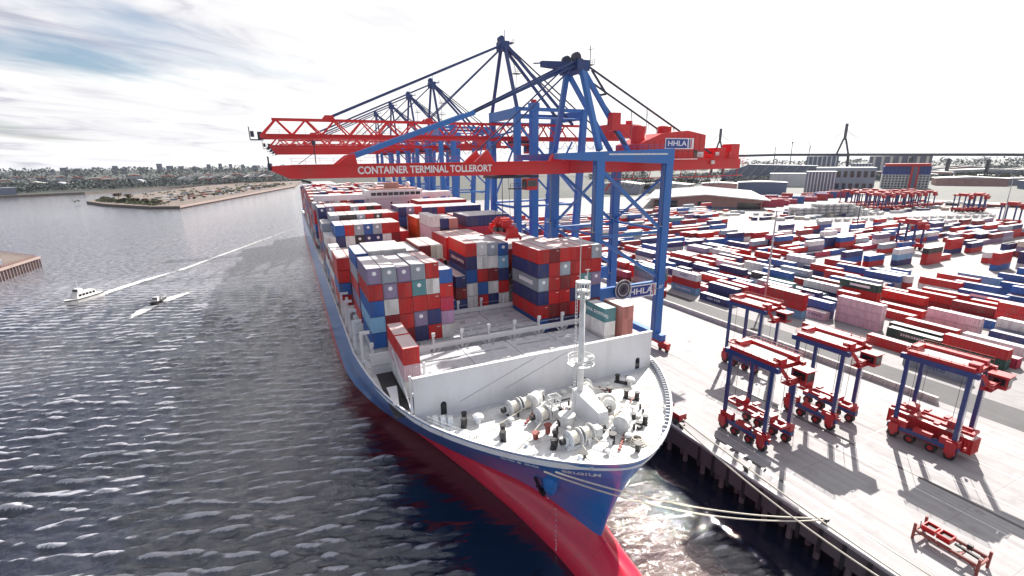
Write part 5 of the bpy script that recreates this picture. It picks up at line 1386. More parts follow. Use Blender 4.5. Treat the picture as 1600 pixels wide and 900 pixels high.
# ---------------------------------------------------------------- straddle carriers
def straddle(loc, rz, label, cargo=False, up=False):
    t = thing('straddle_carrier', loc, label, 'straddle carrier', 'straddle carriers on the quay')
    LX, LY, H = 3.05, 4.1, 16.0
    x0, y0, z0 = loc
    def B(): return MB()
    def off(b): b.v = [(x+x0, y+y0, z+z0) for x, y, z in b.v]; return b
    for s in (-1, 1):
        b = B(); b.box(s*LX-.42, s*LX+.42, -5.0, 5.0, 1.7, 2.5); sb = part('side_beam', off(b), 'carrier_blue', t)
        b = B(); b.box(s*LX-.5, s*LX+.5, -4.9, -2.4, 2.5, 3.6); b.box(s*LX-.5, s*LX+.5, 2.2, 4.6, 2.5, 3.7); b.box(s*LX-.46, s*LX+.46, -1.4, 1.2, 2.5, 3.2)
        b.box(*sorted((s*(LX+.42), s*(LX+.95))), -4.7, -3.4, 1.2, 3.4); b.box(*sorted((s*(LX+.42), s*(LX+.9))), 3.2, 4.6, 1.3, 2.9); part('engine_cover', off(b), 'carrier_red', sb)
        for k, y in enumerate((-4.0, -1.5, 1.5, 4.0)):
            b = B(); b.cyl((s*LX-.38, y, .8), (s*LX+.38, y, .8), .8, 16); w = part('wheel', off(b), 'rubber', t)
            b = B(); b.cyl((s*LX-.42, y, .8), (s*LX+.42, y, .8), .42, 10); part('rim', off(b), 'carrier_red', w)
            b = B(); b.box(s*LX-.3, s*LX+.3, y-.5, y+.5, .9, 1.75); b.box(s*LX-.5, s*LX+.5, y-.95, y+.95, 1.62, 1.72); part('mudguard', off(b), 'carrier_red', w)
        for y in (-LY, LY):
            b = B(); b.box(s*LX-.23, s*LX+.23, y-.28, y+.28, 2.5, H-1.2); lg = part('leg', off(b), 'carrier_blue', t)
            if y < 0:
                b = B()
                for k in range(24): b.bar((s*LX-.2, y-.45, 3+k*.5), (s*LX+.2, y-.45, 3+k*.5), .05)
                for q in (-.2, .2): b.bar((s*LX+q, y-.45, 2.6), (s*LX+q, y-.45, H-1), .06)
                part('ladder', off(b), 'machine_white', lg)
        b = B(); b.box(s*LX-.4, s*LX+.4, -5.2, 5.2, H-1.2, H-.3); part('top_beam', off(b), 'carrier_red' if s > 0 else 'carrier_blue', t)
    for y in (-LY, LY, 0):
        b = B(); b.box(-LX+.4, LX-.4, y-.3, y+.3, H-1.15, H-.35); part('cross_beam', off(b), 'carrier_red', t)
    b = B(); b.box(-LX-.3, LX+.3, -4.6, 4.6, H-.3, H-.2); pf = part('platform', off(b), 'carrier_red', t)
    b = B(); b.box(-1.9, 1.9, -3.0, 3.6, H-.2, H-.08); part('walkway', off(b), 'deck_pink', pf)
    b = B(); b.box(-LX-.2, -LX+.9, -4.4, 4.4, H-.2, H+.35); b.box(LX-1.0, LX+.2, -4.2, 4.4, H-.2, H+.45); b.box(-1.6, 1.2, 3.7, 4.7, H-.2, H+.9); b.box(-2.2, -.6, -4.6, -3.2, H-.2, H+.8); part('winch_box', off(b), 'carrier_red', pf)
    b = B(); rail_fence(b, [(-LX-.3, -4.6, H), (-LX-.3, 4.6, H), (LX+.3, 4.6, H), (LX+.3, -4.6, H)], 1.0, 1.5, .04); part('guard_rail', off(b), 'carrier_red', pf)
    b = B(); b.box(.5, 2.6, -7.4, -5.0, H-3.0, H-.9); b.box(.3, 2.8, -7.6, -4.9, H-.9, H-.75); cb = part('cab', off(b), 'carrier_red', t)
    b = B(); b.box(.7, 2.4, -7.46, -7.4, H-2.6, H-1.2); b.box(.44, .5, -7.2, -5.2, H-2.4, H-1.2); b.box(2.6, 2.66, -7.2, -5.2, H-2.4, H-1.2); part('window', off(b), 'window_dark', cb)
    b = B(); b.box(-2.4, .4, -6.6, -5.2, H-2.9, H-2.75); rail_fence(b, [(-2.4, -5.2, H-2.75), (-2.4, -6.6, H-2.75), (.4, -6.6, H-2.75)], 1.0, .8, .05); b.bar((-1.6, -6.5, H-2.8), (-2.8, -5.3, H-.4), .12, .6); b.cbox((-1.0, -6.0, H-2.2), 1.2, .9, 1.0); part('cab_landing', off(b), 'carrier_red', cb)
    z = 4.4 if not up else 9.6
    b = B(); 
    for s in (-1, 1): b.box(s*1.0-.2, s*1.0+.2, -5.6, 5.6, z, z+.45)
    for y in (-5.5, 5.5, -2, 2): b.box(-1.3, 1.3, y-.2, y+.2, z, z+.5)
    for s in (-1, 1): b.box(*sorted((s*1.2, s*2.6)), -1.6, -.9, z+.3, z+.7); b.box(*sorted((s*1.2, s*2.6)), 1.2, 1.9, z+.3, z+.7)
    b.box(-1.1, .8, -3.6, -2.2, z+.5, z+1.3); b.box(-.8, 1.1, 2.4, 3.8, z+.5, z+1.4); sp = part('spreader', off(b), 'carrier_red', t)
    b = B()
    for x in (-2.2, 2.2):
        for y in (-3, 3): b.bar((x, y, z+.6), (x, y, H-1), .05)
    part('hoist_chain', off(b), 'black_iron', sp)
    b = B(); b.bar((-LX, -5.0, 2.4), (-LX-.9, -5.8, 3.2), .12); b.bar((LX, 5.0, 2.4), (LX+1.2, 5.8, 3.6), .12); b.cbox((-LX-.9, -5.8, 3.2), .5, .2, .5); b.cbox((LX+1.2, 5.8, 3.6), .5, .2, .5); part('mirror_arm', off(b), 'carrier_red', t)
    t.rotation_euler.z = rz
    return t
straddle((71.2, 50.3, QZ), 0, 'red and navy straddle carrier standing closest to the quay edge and the bow')
straddle((88.0, 49.4, QZ), .02, 'red and navy straddle carrier in the middle, its shadow reaching to the quay edge')
straddle((95.8, 71.6, QZ), .03, 'straddle carrier standing by the low block wall behind the other two')
straddle((96.4, 35.4, QZ), .06, 'red straddle carrier standing on the right, nearest the spreader on trestles')

build_container(dict(x=96.4, y=35.4, z=QZ+1.35, L=LB, h=2.59, col='red', axis='y', end='door', side=None, expo=(1, 1, 1), label='red container held low under the straddle carrier on the right', group=None))
def trestle():
    x, y = 70.2, 21.2
    t = thing('spreader_rack', (x, y, QZ), 'dark red lifting spreader parked on trestle legs at the bottom of the quay', 'spreader')
    b = MB()
    for s in (-1, 1): b.box(x+s*1.35-.14, x+s*1.35+.14, y-3.3, y+3.3, QZ+1.15, QZ+1.5)
    for q in (-3.2, -1.4, 3.2): b.box(x-1.3, x+1.3, y+q-.12, y+q+.12, QZ+1.18, QZ+1.46)
    f = part('frame', b, 'rust_red', t)
    for s in (-1, 1):
        b = MB()
        for k in range(6): b.cbox((x+s*1.35, y-2.6+k*1.05, QZ+1.08), .24, .24, .16)
        b.box(x+s*1.35-.05, x+s*1.35+.05, y-3.1, y+3.1, QZ+1.5, QZ+1.52); part('lug', b, 'black_iron', f)
        for q in (-1, 1):
            b = MB(); b.bar((x+s*1.35, y+q*3.25, QZ), (x+s*1.35, y+q*3.25, QZ+2.3), .26); b.bar((x+s*1.35, y+q*2.7, QZ+1.1), (x+s*1.35, y+q*3.25, QZ+.3), .12); part('leg', b, 'rust_red', t)
    for q in (.55, 2.15):
        b = MB(); b.box(x-.75, x+.75, y+q-.7, y+q+.7, QZ+1.46, QZ+1.75)
        for s in (-1, 1): b.box(x+s*.7-.07, x+s*.7+.07, y+q-.7, y+q+.7, QZ+1.75, QZ+2.2); b.box(x-.63, x+.63, y+q+s*.64-.06, y+q+s*.64+.06, QZ+1.75, QZ+2.2)
        part('cable_bin', b, 'crane_red', t)
        b = MB(); b.box(x-.62, x+.62, y+q-.58, y+q+.58, QZ+1.75, QZ+1.9); part('bin_inside', b, 'black_iron', t)
    b = MB(); b.bar((x, y-.4, QZ+1.6), (x, y-3.1, QZ+1.4), .3, .25); b.bar((x-.6, y-1.4, QZ+1.5), (x-.9, y-.9, QZ+1.2), .1); b.cbox((x+.9, y-1.5, QZ+1.75), .4, .5, .5); part('telescope_arm', b, 'black_iron', t)
    b = MB(); b.bar((x-.5, y+3.0, QZ+1.4), (x-.7, y+3.0, QZ+2.6), .08); part('marker_rod', b, 'black_iron', t)
trestle()

def mooring():
    def line(name, p, q, sag, label):
        p, q = Vector(p), Vector(q); n = 26
        pts = [p.lerp(q, i/n)-Vector((0, 0, sag*4*(i/n)*(1-i/n))) for i in range(n+1)]
        b = MB().tube(pts, .1, 6); solo('mooring_line', b, 'rope', label, 'mooring line', 'mooring lines from bow to quay')
    line('a', (44.0, 41.4, 20.5), (QX+.4, 4.0, 6.4), .9, 'upper of two pale mooring lines from the quay side of the bow')
    line('b', (42.9, 40.5, 20.4), (QX+.4, 7.5, 6.4), 2.4, 'lower of two pale mooring lines from the quay side of the bow')
    line('c', (23.6, 39.9, 19.9), (QX+.9, 31.2, 6.4), 1.6, 'pale mooring line passing in front of the stem, upper of two')
    line('d', (22.6, 40.8, 19.7), (QX+.9, 30.8, 6.4), 2.3, 'pale mooring line passing in front of the stem, lower of two')
mooring()
def quay_extras():
    # red mooring truck by the bow and a capstan
    t = thing('mooring_truck', (62.4, 61.0, QZ), 'small dark red service truck parked on the quay edge beside the bow', 'truck')
    x, y, z = 62.4, 61.0, QZ
    b = MB(); b.box(x-.95, x+.95, y-2.4, y+1.0, z+.75, z+1.05); b.box(x-.9, x+.9, y-2.3, y+.8, z+1.05, z+1.9); part('cargo_bed', b, 'carrier_red', t)
    b = MB(); b.hexa([(x-.95, y+1.05, z+.6), (x+.95, y+1.05, z+.6), (x+.95, y+2.7, z+.6), (x-.95, y+2.7, z+.6), (x-.85, y+1.15, z+2.4), (x+.85, y+1.15, z+2.4), (x+.85, y+2.2, z+2.4), (x-.85, y+2.2, z+2.4)]); cb = part('cab', b, 'carrier_red', t)
    b = MB(); b.face([(x-.8, y+2.68, z+1.35), (x+.8, y+2.68, z+1.35), (x+.75, y+2.3, z+2.25), (x-.75, y+2.3, z+2.25)]); b.face([(x-.96, y+1.3, z+1.4), (x-.96, y+2.4, z+1.4), (x-.9, y+2.1, z+2.2), (x-.9, y+1.4, z+2.2)]); part('window', b, 'window_dark', cb)
    for sx in (-1, 1):
        for yy in (-1.6, 1.8):
            b = MB(); b.cyl((x+sx*.7, y+yy, z+.42), (x+sx*.98, y+yy, z+.42), .42, 12); part('wheel', b, 'rubber', t)
    for px, dy in ((150.6, 109.0), (327.0, 180.0), (466, 160)):
        h = 31 if px < 200 else (26 if px < 400 else 34)
        t = thing('light_mast', (px, dy, QZ), {150.6: 'tall pale floodlight mast standing among the nearest container rows', 327.0: 'tall dark floodlight mast standing alone in the far yard'}.get(px, 'thin pale floodlight mast at the right edge of the yard'), 'light mast', 'floodlight masts in the yard')
        b = MB().cyl((px, dy, QZ), (px, dy, QZ+h), .42, 10, .2); part('pole', b, 'steel_grey' if px != 327.0 else 'crane_dark', t)
        b = MB(); b.cyl((px, dy, QZ+h), (px, dy, QZ+h+.3), .9, 10)
        for k in range(6): b.cbox((px+1.2*cos(k*pi/3), dy+1.2*sin(k*pi/3), QZ+h+.1), .7, .5, .35, k*pi/3)
        part('lamp_head', b, 'steel_grey', t)
quay_extras()

# ---------------------------------------------------------------- boats
def ferry():
    o = Vector((-83.4, 248, .0)); t = thing('passenger_boat', o, 'white harbour passenger boat with dark windows, leading two boats on the river', 'boat')
    def L(pts): return [tuple(Vector(p)+o) for p in pts]
    # hull along local -Y, bow towards the viewer
    st = [(-8.2, .15), (-6.8, 1.3), (-4.5, 2.1), (0, 2.4), (5, 2.3), (7.6, 1.9)]
    vs = []
    for y, w in st: vs += [(-w, y, 2.0 if y < -6 else 1.7), (-w*.8, y+.3, -.4), (w*.8, y+.3, -.4), (w, y, 2.0 if y < -6 else 1.7)]
    b = MB(); b.raw(L(vs), [(4*i+j, 4*i+4+j, 4*i+5+j, 4*i+1+j) for i in range(5) for j in range(3)]+[(4*i+3, 4*i+7, 4*i+4, 4*i) for i in range(5)]+[(20, 21, 22, 23), (3, 2, 1, 0)]); part('hull', b, 'wall_white', t)
    b = MB(); b.raw(L([(s*w*1.02, y, z) for y, w in st for s in (-1, 1) for z in (1.35, 1.7)]), [(4*i, 4*i+1, 4*i+5, 4*i+4) for i in range(5)]+[(4*i+2, 4*i+6, 4*i+7, 4*i+3) for i in range(5)]); part('rubbing_strake', b, 'black_iron', t)
    b = MB(); b.hexa(L([(-1.7, -4.4, 1.7), (1.7, -4.4, 1.7), (1.8, 4.5, 1.7), (-1.8, 4.5, 1.7), (-1.5, -3.6, 3.7), (1.5, -3.6, 3.7), (1.6, 4.3, 3.7), (-1.6, 4.3, 3.7)])); cb = part('cabin', b, 'wall_white', t)
    b = MB(); b.hexa(L([(-1.3, -3.2, 3.7), (1.3, -3.2, 3.7), (1.3, -.6, 3.7), (-1.3, -.6, 3.7), (-1.1, -2.7, 5.4), (1.1, -2.7, 5.4), (1.1, -.7, 5.4), (-1.1, -.7, 5.4)])); wh = part('wheelhouse', b, 'wall_white', t)
    for k in range(5):
        b = MB()
        for s in (-1, 1): b.box(*sorted((o.x+s*1.66, o.x+s*1.72)), o.y-3.2+k*1.5, o.y-2.2+k*1.5, 2.4, 3.3)
        part('window', b, 'window_dark', cb)
    b = MB(); b.box(o.x-1.1, o.x+1.1, o.y-3.02, o.y-2.9, 4.3, 5.1); b.box(o.x-1.25, o.x-1.16, o.y-2.6, o.y-1, 4.3, 5.1); part('window', b, 'window_dark', wh)
    b = MB(); b.cyl((o.x, o.y-1.5, 5.4), (o.x, o.y-1.5, 8.2), .1, 6); b.bar((o.x-.8, o.y-1.5, 7), (o.x+.8, o.y-1.5, 7), .1); b.box(o.x-1.5, o.x+1.5, o.y+.5, o.y+4, 3.7, 3.8); rail_fence(b, L([(-1.6, 4.6, 1.7), (-1.9, 7.4, 1.7), (1.9, 7.4, 1.7), (1.6, 4.6, 1.7)]), 1.0, 1, .06); part('mast', b, 'machine_white', t)
    t.rotation_euler.z = -.5
def launch():
    o = Vector((-54.2, 229, .0)); t = thing('motor_launch', o, 'small dark motor launch with spray around it, following the white boat', 'boat')
    def L(pts): return [tuple(Vector(p)+o) for p in pts]
    st = [(-5.2, .1), (-4, 1.0), (-2, 1.5), (2, 1.6), (4.6, 1.4)]
    vs = []
    for y, w in st: vs += [(-w, y, 1.25 if y < -3 else 1.0), (-w*.75, y+.3, -.3), (w*.75, y+.3, -.3), (w, y, 1.25 if y < -3 else 1.0)]
    b = MB(); b.raw(L(vs), [(4*i+j, 4*i+4+j, 4*i+5+j, 4*i+1+j) for i in range(4) for j in range(3)]+[(4*i+3, 4*i+7, 4*i+4, 4*i) for i in range(4)]+[(16, 17, 18, 19), (3, 2, 1, 0)]); part('hull', b, 'black_iron', t)
    b = MB(); b.hexa(L([(-1.1, -2.2, 1), (1.1, -2.2, 1), (1.1, 1.6, 1), (-1.1, 1.6, 1), (-.9, -1.4, 2.5), (.9, -1.4, 2.5), (.9, 1.4, 2.5), (-.9, 1.4, 2.5)])); cb = part('cabin', b, 'wall_white', t)
    b = MB(); b.box(o.x-.85, o.x+.85, o.y-1.85, o.y-1.75, 1.7, 2.3); b.box(o.x-1.05, o.x-1.0, o.y-1.3, o.y+1.2, 1.6, 2.3); part('window', b, 'window_dark', cb)
    b = MB(); b.cyl((o.x, o.y, 2.5), (o.x, o.y, 4.2), .06, 5); rail_fence(b, L([(-1.3, 1.8, 1), (-1.3, 4.4, 1), (1.3, 4.4, 1), (1.3, 1.8, 1)]), .9, 1, .05); part('mast', b, 'machine_white', t)
    t.rotation_euler.z = -.25
ferry(); launch()
foam_strip('boat_wake', lerp_path((-80.5, 254), (-59, 296), 40, .02), [4+i*.14 for i in range(40)], 'white foam trail behind the white passenger boat', (1.1, .5))
foam_strip('boat_wake', lerp_path((-58, 297), (0, 450), 120), [7+.03*i for i in range(120)], 'faint trail fading across the river behind the white boat', (.66, .46))
foam_strip('boat_wake', lerp_path((-55.2, 224), (-59, 206), 24), [5+.12*i for i in range(24)], 'white spray in front of the small dark launch', (1.2, .4))
foam_strip('boat_wake', lerp_path((-53, 230), (-44, 243), 24), [6]*24, 'white foam behind the small dark launch', (1.3, .5))
foam_strip('bow_foam', lerp_path((-86.5, 243), (-90, 236), 10), [5]*10, 'thin foam at the bow of the white boat', (.9, .3))
# ---------------------------------------------------------------- background
BR = random.Random(31)
def shed(name, loc, sx, sy, h, rise, rz, wall, roof, label, cat='warehouse', group=None, doors=0, ribs=0, windows=0):
    """a building with walls, pitched or flat roof, doors, windows or ribs; long side sx"""
    t = thing(name, loc, label, cat, group); x0, y0, z0 = loc
    b = MB(); b.box(x0-sx/2, x0+sx/2, y0-sy/2, y0+sy/2, z0-.5, z0+h)
    w = part('wall', b, wall, t)
    b = MB(); e = .02*sx
    if rise > 0:
        pr = [(x0-sx/2-e, z0+h), (x0+sx/2+e, z0+h), (x0+sx/2+e, z0+h+.3), (x0, z0+h+rise), (x0-sx/2-e, z0+h+.3)]
        b.prism_y(pr, y0-sy/2-1, y0+sy/2+1)
    else: b.box(x0-sx/2-.3, x0+sx/2+.3, y0-sy/2-.3, y0+sy/2+.3, z0+h, z0+h+.5)
    part('roof', b, roof, t)
    for k in range(doors):
        b = MB(); c = x0-sx/2+sx*(k+.5)/doors; b.box(c-sx*.05, c+sx*.05, y0-sy/2-.3, y0-sy/2, z0, z0+h*.62); part('door', b, 'window_dark', t)
    for k in range(ribs):
        b = MB(); c = x0-sx/2+sx*(k+.5)/ribs; b.box(c-sx/ribs*.16, c+sx/ribs*.16, y0-sy/2-1.0, y0-sy/2, z0, z0+h-.5); part('rib', b, 'wall_white', w)
    if windows:
        n, m = windows; wm_ = None
        for i in range(n):
            for j in range(m):
                if wm_ is None:
                    bb = MB(); bb.box(-sx/n*.28, sx/n*.28, -.25, .05, -h/m*.25, h/m*.25); wm_ = bb.mesh('window', ('window_dark',))
                o = link(bpy.data.objects.new('window', wm_), t); o.location = (-sx/2+sx*(i+.5)/n, -sy/2, h*(j+.5)/m)
    t.rotation_euler.z = rz
    return t
AZV = -radians(24.8)
Z0 = QZ
# big light shed behind the yard: very low gable towards the viewer
def big_shed():
    x, y = 398, 372; t = thing('warehouse', (x, y, Z0), 'wide warehouse with low pale gabled roof and pink end wall behind the container yard', 'warehouse')
    b = MB(); b.prism_y([(x-52, Z0), (x+52, Z0), (x+52, Z0+8.5), (x, Z0+13.0), (x-52, Z0+8.5)], y-20, y+120); part('wall', b, 'brick_pink', t)
    b = MB()
    b.raw([(x-58, y-30, Z0+8.6), (x, y-30, Z0+13.6), (x+58, y-30, Z0+8.6), (x-58, y+130, Z0+8.6), (x, y+130, Z0+13.6), (x+58, y+130, Z0+8.6), (x-58, y-30, Z0+9.6), (x, y-30, Z0+14.8), (x+58, y-30, Z0+9.6), (x-58, y+130, Z0+9.6), (x, y+130, Z0+14.8), (x+58, y+130, Z0+9.6)],
          [(6, 7, 10, 9), (7, 8, 11, 10), (0, 1, 7, 6), (1, 2, 8, 7), (0, 6, 9, 3), (2, 5, 11, 8), (0, 3, 4, 1), (1, 4, 5, 2)])
    rf = part('roof', b, 'roof_light', t)
    b = MB()
    for k in range(18):
        for s in (-1, 1):
            yy = y-26+k*9; b.bar((x+s*57, yy, Z0+9.75), (x+s*1, yy, Z0+14.9), .35, .25)
    part('roof_seam', b, 'wall_grey', rf)
    for xa, xb, h in ((-50, -27, 7.4), (30, 51, 6.0), (-7, 6, 6.5)):
        b = MB(); b.box(x+xa, x+xb, y-20.3, y-20.05, Z0, Z0+h); part('door', b, 'window_dark', t)
    b = MB(); b.box(x-27, x+30, y-20.25, y-20, Z0, Z0+1.6); part('plinth', b, 'wall_slate', t)
    t.rotation_euler.z = AZV-.35
big_shed()
shed('warehouse', (668, 425, Z0), 34, 30, 30, 0, AZV-.5, 'wall_slate', 'roof_light', 'tall grey warehouse with pale vertical ribs right of the pale shed', ribs=9)
shed('warehouse', (745, 440, Z0), 70, 60, 34, 0, AZV-.55, 'wall_grey', 'roof_light', 'large pale grey warehouse block beside the ribbed grey one', windows=(9, 2))
shed('warehouse', (610, 470, Z0), 60, 26, 16, 2, AZV-.4, 'wall_blue', 'roof_light', 'low blue-grey shed left of the tall ribbed warehouse')
shed('warehouse', (560, 500, Z0), 46, 26, 15, 2, AZV-.4, 'brick_pink', 'roof_light', 'low pinkish shed with pale roof behind stacked red containers')
def office():
    x, y = 905, 440; t = thing('office_block', (x, y, Z0), 'white office block with blue glass upper floors and a red T-shaped frame', 'office building')
    b = MB(); b.box(x-30, x+30, y-16, y+16, Z0, Z0+21); part('wall', b, 'wall_white', t)
    b = MB(); b.box(x-29.6, x+29.6, y-15.6, y+15.6, Z0+21, Z0+34); part('upper_floors', b, 'sign_blue', t)
    wm_ = None
    for i in range(14):
        if 8 <= i <= 9: continue
        for j in range(5):
            if wm_ is None: bb = MB(); bb.box(-1.3, 1.3, -.25, .05, -1.2, 1.2); wm_ = bb.mesh('window', ('window_dark',))
            o = link(bpy.data.objects.new('window', wm_), t); o.location = (-27.5+i*4.2, -16, 2.6+j*4.0)
    for i in range(12):
        b = MB(); b.box(x-28.5+i*5.1, x-28.1+i*5.1, y-15.9, y-15.6, Z0+21.5, Z0+34); part('mullion', b, 'wall_blue', t)
    b = MB(); b.box(x-28, x+28, y-20, y+14, Z0+34, Z0+38); b.box(x+5, x+15, y-18.5, y-16, Z0, Z0+34); part('red_frame', b, 'crane_red', t)
    b = MB(); b.box(x+8, x+12.6, y-18.8, y-18.5, Z0, Z0+33); part('stair_glazing', b, 'wall_slate', t)
    t.rotation_euler.z = AZV-.62
office()
for i, (x, y, sx, sy, h, rise, wl, rf, lab) in enumerate([
    (820, 560, 90, 40, 22, 0, 'wall_white', 'roof_light', 'long white shed left of the office block with red frame'), (1060, 420, 90, 50, 12, 3, 'brick_pink', 'roof_light', 'long low shed with pale roof right of the office block'),
    (1130, 350, 100, 40, 11, 3, 'wall_grey', 'roof_light', 'grey low shed with pale roof at the right of the yard'), (1010, 300, 70, 30, 12, 2, 'wall_blue', 'roof_light', 'blue-grey shed with pale roof near the right edge'),
    (930, 235, 60, 24, 14, 0, 'sign_red', 'roof_light', 'long red and blue shed with flat pale roof at the right edge'), (1330, 640, 150, 60, 14, 4, 'brick_pink', 'roof_light', 'far long shed with pale roof under the bridge approach'),
    (1480, 560, 160, 60, 16, 4, 'wall_grey', 'roof_light', 'far grey shed on the right below the bridge approach'), (1240, 470, 110, 46, 10, 3, 'wall_white', 'roof_light', 'white low shed behind the office block'),
    (520, 560, 70, 30, 13, 3, 'wall_white', 'roof_light', 'white shed among trees left of the grey warehouses'), (460, 590, 60, 34, 14, 4, 'wall_grey', 'roof_light', 'grey shed among trees behind the big pale shed')]):
    shed('warehouse', (x, y, Z0), sx, sy, h, rise, AZV-.5-.1*(i % 3), wl, rf, lab)
# blue hall with slanted ribs beyond
def hall():
    x, y = 1010, 740; t = thing('industrial_hall', (x, y, Z0), 'long slate blue hall with slanting roof ribs below the bridge deck', 'hall')
    b = MB(); b.prism_y([(x-115, Z0), (x+90, Z0), (x+75, Z0+32), (x-60, Z0+36), (x-115, Z0+14)], y-30, y+40); part('wall', b, 'wall_slate', t)
    for k in range(9):
        b = MB(); c = x-105+k*20; b.bar((c, y-31, Z0+3), (c+24, y-31, Z0+32), 2.4, 1.5); part('rib', b, 'wall_grey', t)
    t.rotation_euler.z = AZV-.5
    for x, y, sx, sy, h, lab in ((1270, 810, 70, 40, 52, 'tall blue-grey silo block beside the bridge pylon'), (1400, 700, 120, 60, 50, 'broad slate blue silo building right of the bridge pylon'), (1230, 690, 40, 40, 34, 'lower blue silo block in front of the pylon')):
        shed('silo_building', (x, y, Z0), sx, sy, h, 0, AZV-.6, 'wall_slate', 'wall_grey', lab, 'silo building', ribs=7)
hall()
# cable-stayed bridge
def bridge():
    A, Bp = Vector((1113, 1006, 0)), Vector((1286, 772, 0)); d = (Bp-A).normalized()
    t = thing('bridge', A, 'long cable-stayed bridge with two dark pylons crossing behind the harbour', 'bridge')
    path = [(A-d*700, 46), (A-d*300, 56), (A-d*100, 60), (A, 61), ((A+Bp)/2, 63), (Bp, 61), (Bp+d*120, 59), (Bp+d*300, 56), (Bp+d*520, 50), (Bp+d*800+Vector((60, 0, 0)), 40), (Bp+d*1100+Vector((180, 0, 0)), 28), (Bp+d*1500+Vector((420, 0, 0)), 16)]
    pts = [Vector((p.x, p.y, z)) for p, z in path]
    b = MB()
    for p, q in zip(pts, pts[1:]): b.bar(p, q, 17, 6.0)
    part('deck', b, 'bridge_dark', t)
    for P in (A, Bp):
        n = d; b = MB()
        for s in (-1, 1): b.bar(P+n*s*16+Vector((0, 0, 3)), P+n*s*13+Vector((0, 0, 60)), 5, 4.2); b.bar(P+n*s*13+Vector((0, 0, 60)), P+n*s*2.2+Vector((0, 0, 100)), 4.4, 4)
        b.bar(P+Vector((0, 0, 97)), P+Vector((0, 0, 136)), 5.4, 4.4); b.bar(P+n*13+Vector((0, 0, 58)), P-n*13+Vector((0, 0, 58)), 3, 3); part('pylon', b, 'bridge_dark', t)
        b = MB()
        for k in range(1, 7):
            for s in (-1, 1): b.bar(P+Vector((0, 0, 132-k*3)), P+d*s*(18+k*17)+Vector((0, 0, 61)), .28)
        part('stay_cable', b, 'bridge_cable', t)
    for k in range(2, 9):
        for p0, sg in ((A, -1), (Bp, 1)):
            if k > 6 and sg < 0: continue
            p = p0+d*sg*k*70; h = 58-k*3.2
            b = MB(); b.bar((p.x, p.y, 0), (p.x, p.y, h), 8, 5); part('pier', b, 'bridge_dark', t)
paint('bridge_dark', (.05, .055, .075), .7, amt=.1); paint('bridge_cable', (.22, .24, .28), .6, amt=.1)
bridge()
# chimneys and a wind turbine beyond
for x, y, h, lab in ((1700, 1270, 98, 'thin grey chimney left of the bridge pylon on the skyline'), (1900, 1345, 112, 'slender pale mast between chimney and pylon on the skyline'), (2050, 1370, 105, 'slender turbine mast with rotor next to the bridge pylon')):
    t = thing('chimney' if 'chimney' in lab else 'mast', (x, y, 0), lab, 'mast'); b = MB().cyl((x, y, 0), (x, y, h), 2.4 if 'chimney' in lab else 1.4, 8, 1.0); part('shaft', b, 'bridge_dark', t)
    if 'rotor' in lab:
        b = MB()
        for k in range(3): a = .5+k*2*pi/3; b.bar((x, y-3, h), (x+24*cos(a)*.9, y-3+14*cos(a)*-.3, h+24*sin(a)), 1.6, .6)
        part('rotor', b, 'bridge_dark', t)
    elif 'mast' in lab:
        b = MB(); b.cyl((x, y, h), (x, y, h+7), 3, 8); part('lamp_head', b, 'bridge_dark', t)

# parked straddle carriers in the distance (too small for full detail)
def far_carriers():
    t = thing('parked_carrier', (506, 262, QZ), 'red straddle carrier parked in the distant cluster behind white tank containers', 'straddle carrier', 'straddle carriers parked beyond the yard')
    x, y = 506, 262
    b = MB()
    for sx in (-1, 1):
        for sy in (-1, 1): b.bar((x+sx*3, y+sy*4.2, QZ+2), (x+sx*3, y+sy*4.2, QZ+14.5), .75)
    part('legs', b, 'carrier_blue', t)
    b = MB(); b.box(x-3.6, x+3.6, y-5.4, y+5.4, QZ+14, QZ+15.4); b.box(x-3, x+1, y-4, y+2, QZ+15.4, QZ+16.4); b.box(x-.5, x+2.6, y-7.2, y-5, QZ+11.5, QZ+14); part('top_frame', b, 'carrier_red', t)
    b = MB()
    for sx in (-1, 1): b.box(x+sx*3-.7, x+sx*3+.7, y-5.4, y+5.4, QZ+1.5, QZ+3.6)
    part('side_beam', b, 'carrier_red', t)
    b = MB()
    for sx in (-1, 1):
        for k in range(4): b.cyl((x+sx*3-.4, y-4.2+k*2.8, QZ+.9), (x+sx*3+.4, y-4.2+k*2.8, QZ+.9), .9, 8)
    part('wheels', b, 'rubber', t)
    k = 0
    for row in range(3):
        for i in range(7):
            if row == 2 and i > 3: continue
            c = t if (row == 0 and i == 0) else copy_tree(t)
            c.location = (500+i*11.5+row*13+BR.uniform(-2, 2), 262-i*1.0+row*22-BR.uniform(0, 4), QZ); c.rotation_euler.z = BR.uniform(-.5, .3)
    for x, y, lab in ((545, 217, 'red straddle carrier parked alone right of the distant cluster'), (556, 211, 'red straddle carrier parked second right of the distant cluster'), (566, 214, 'red straddle carrier parked third right of the distant cluster'), (470, 158, 'red straddle carrier near the right edge beside the last containers'), (300, 138, 'red straddle carrier driving between stacks in the far right of the yard')):
        c = copy_tree(t); c.location = (x, y, QZ); c['label'] = lab; c['group'] = 'lone straddle carriers in the far yard'
far_carriers()
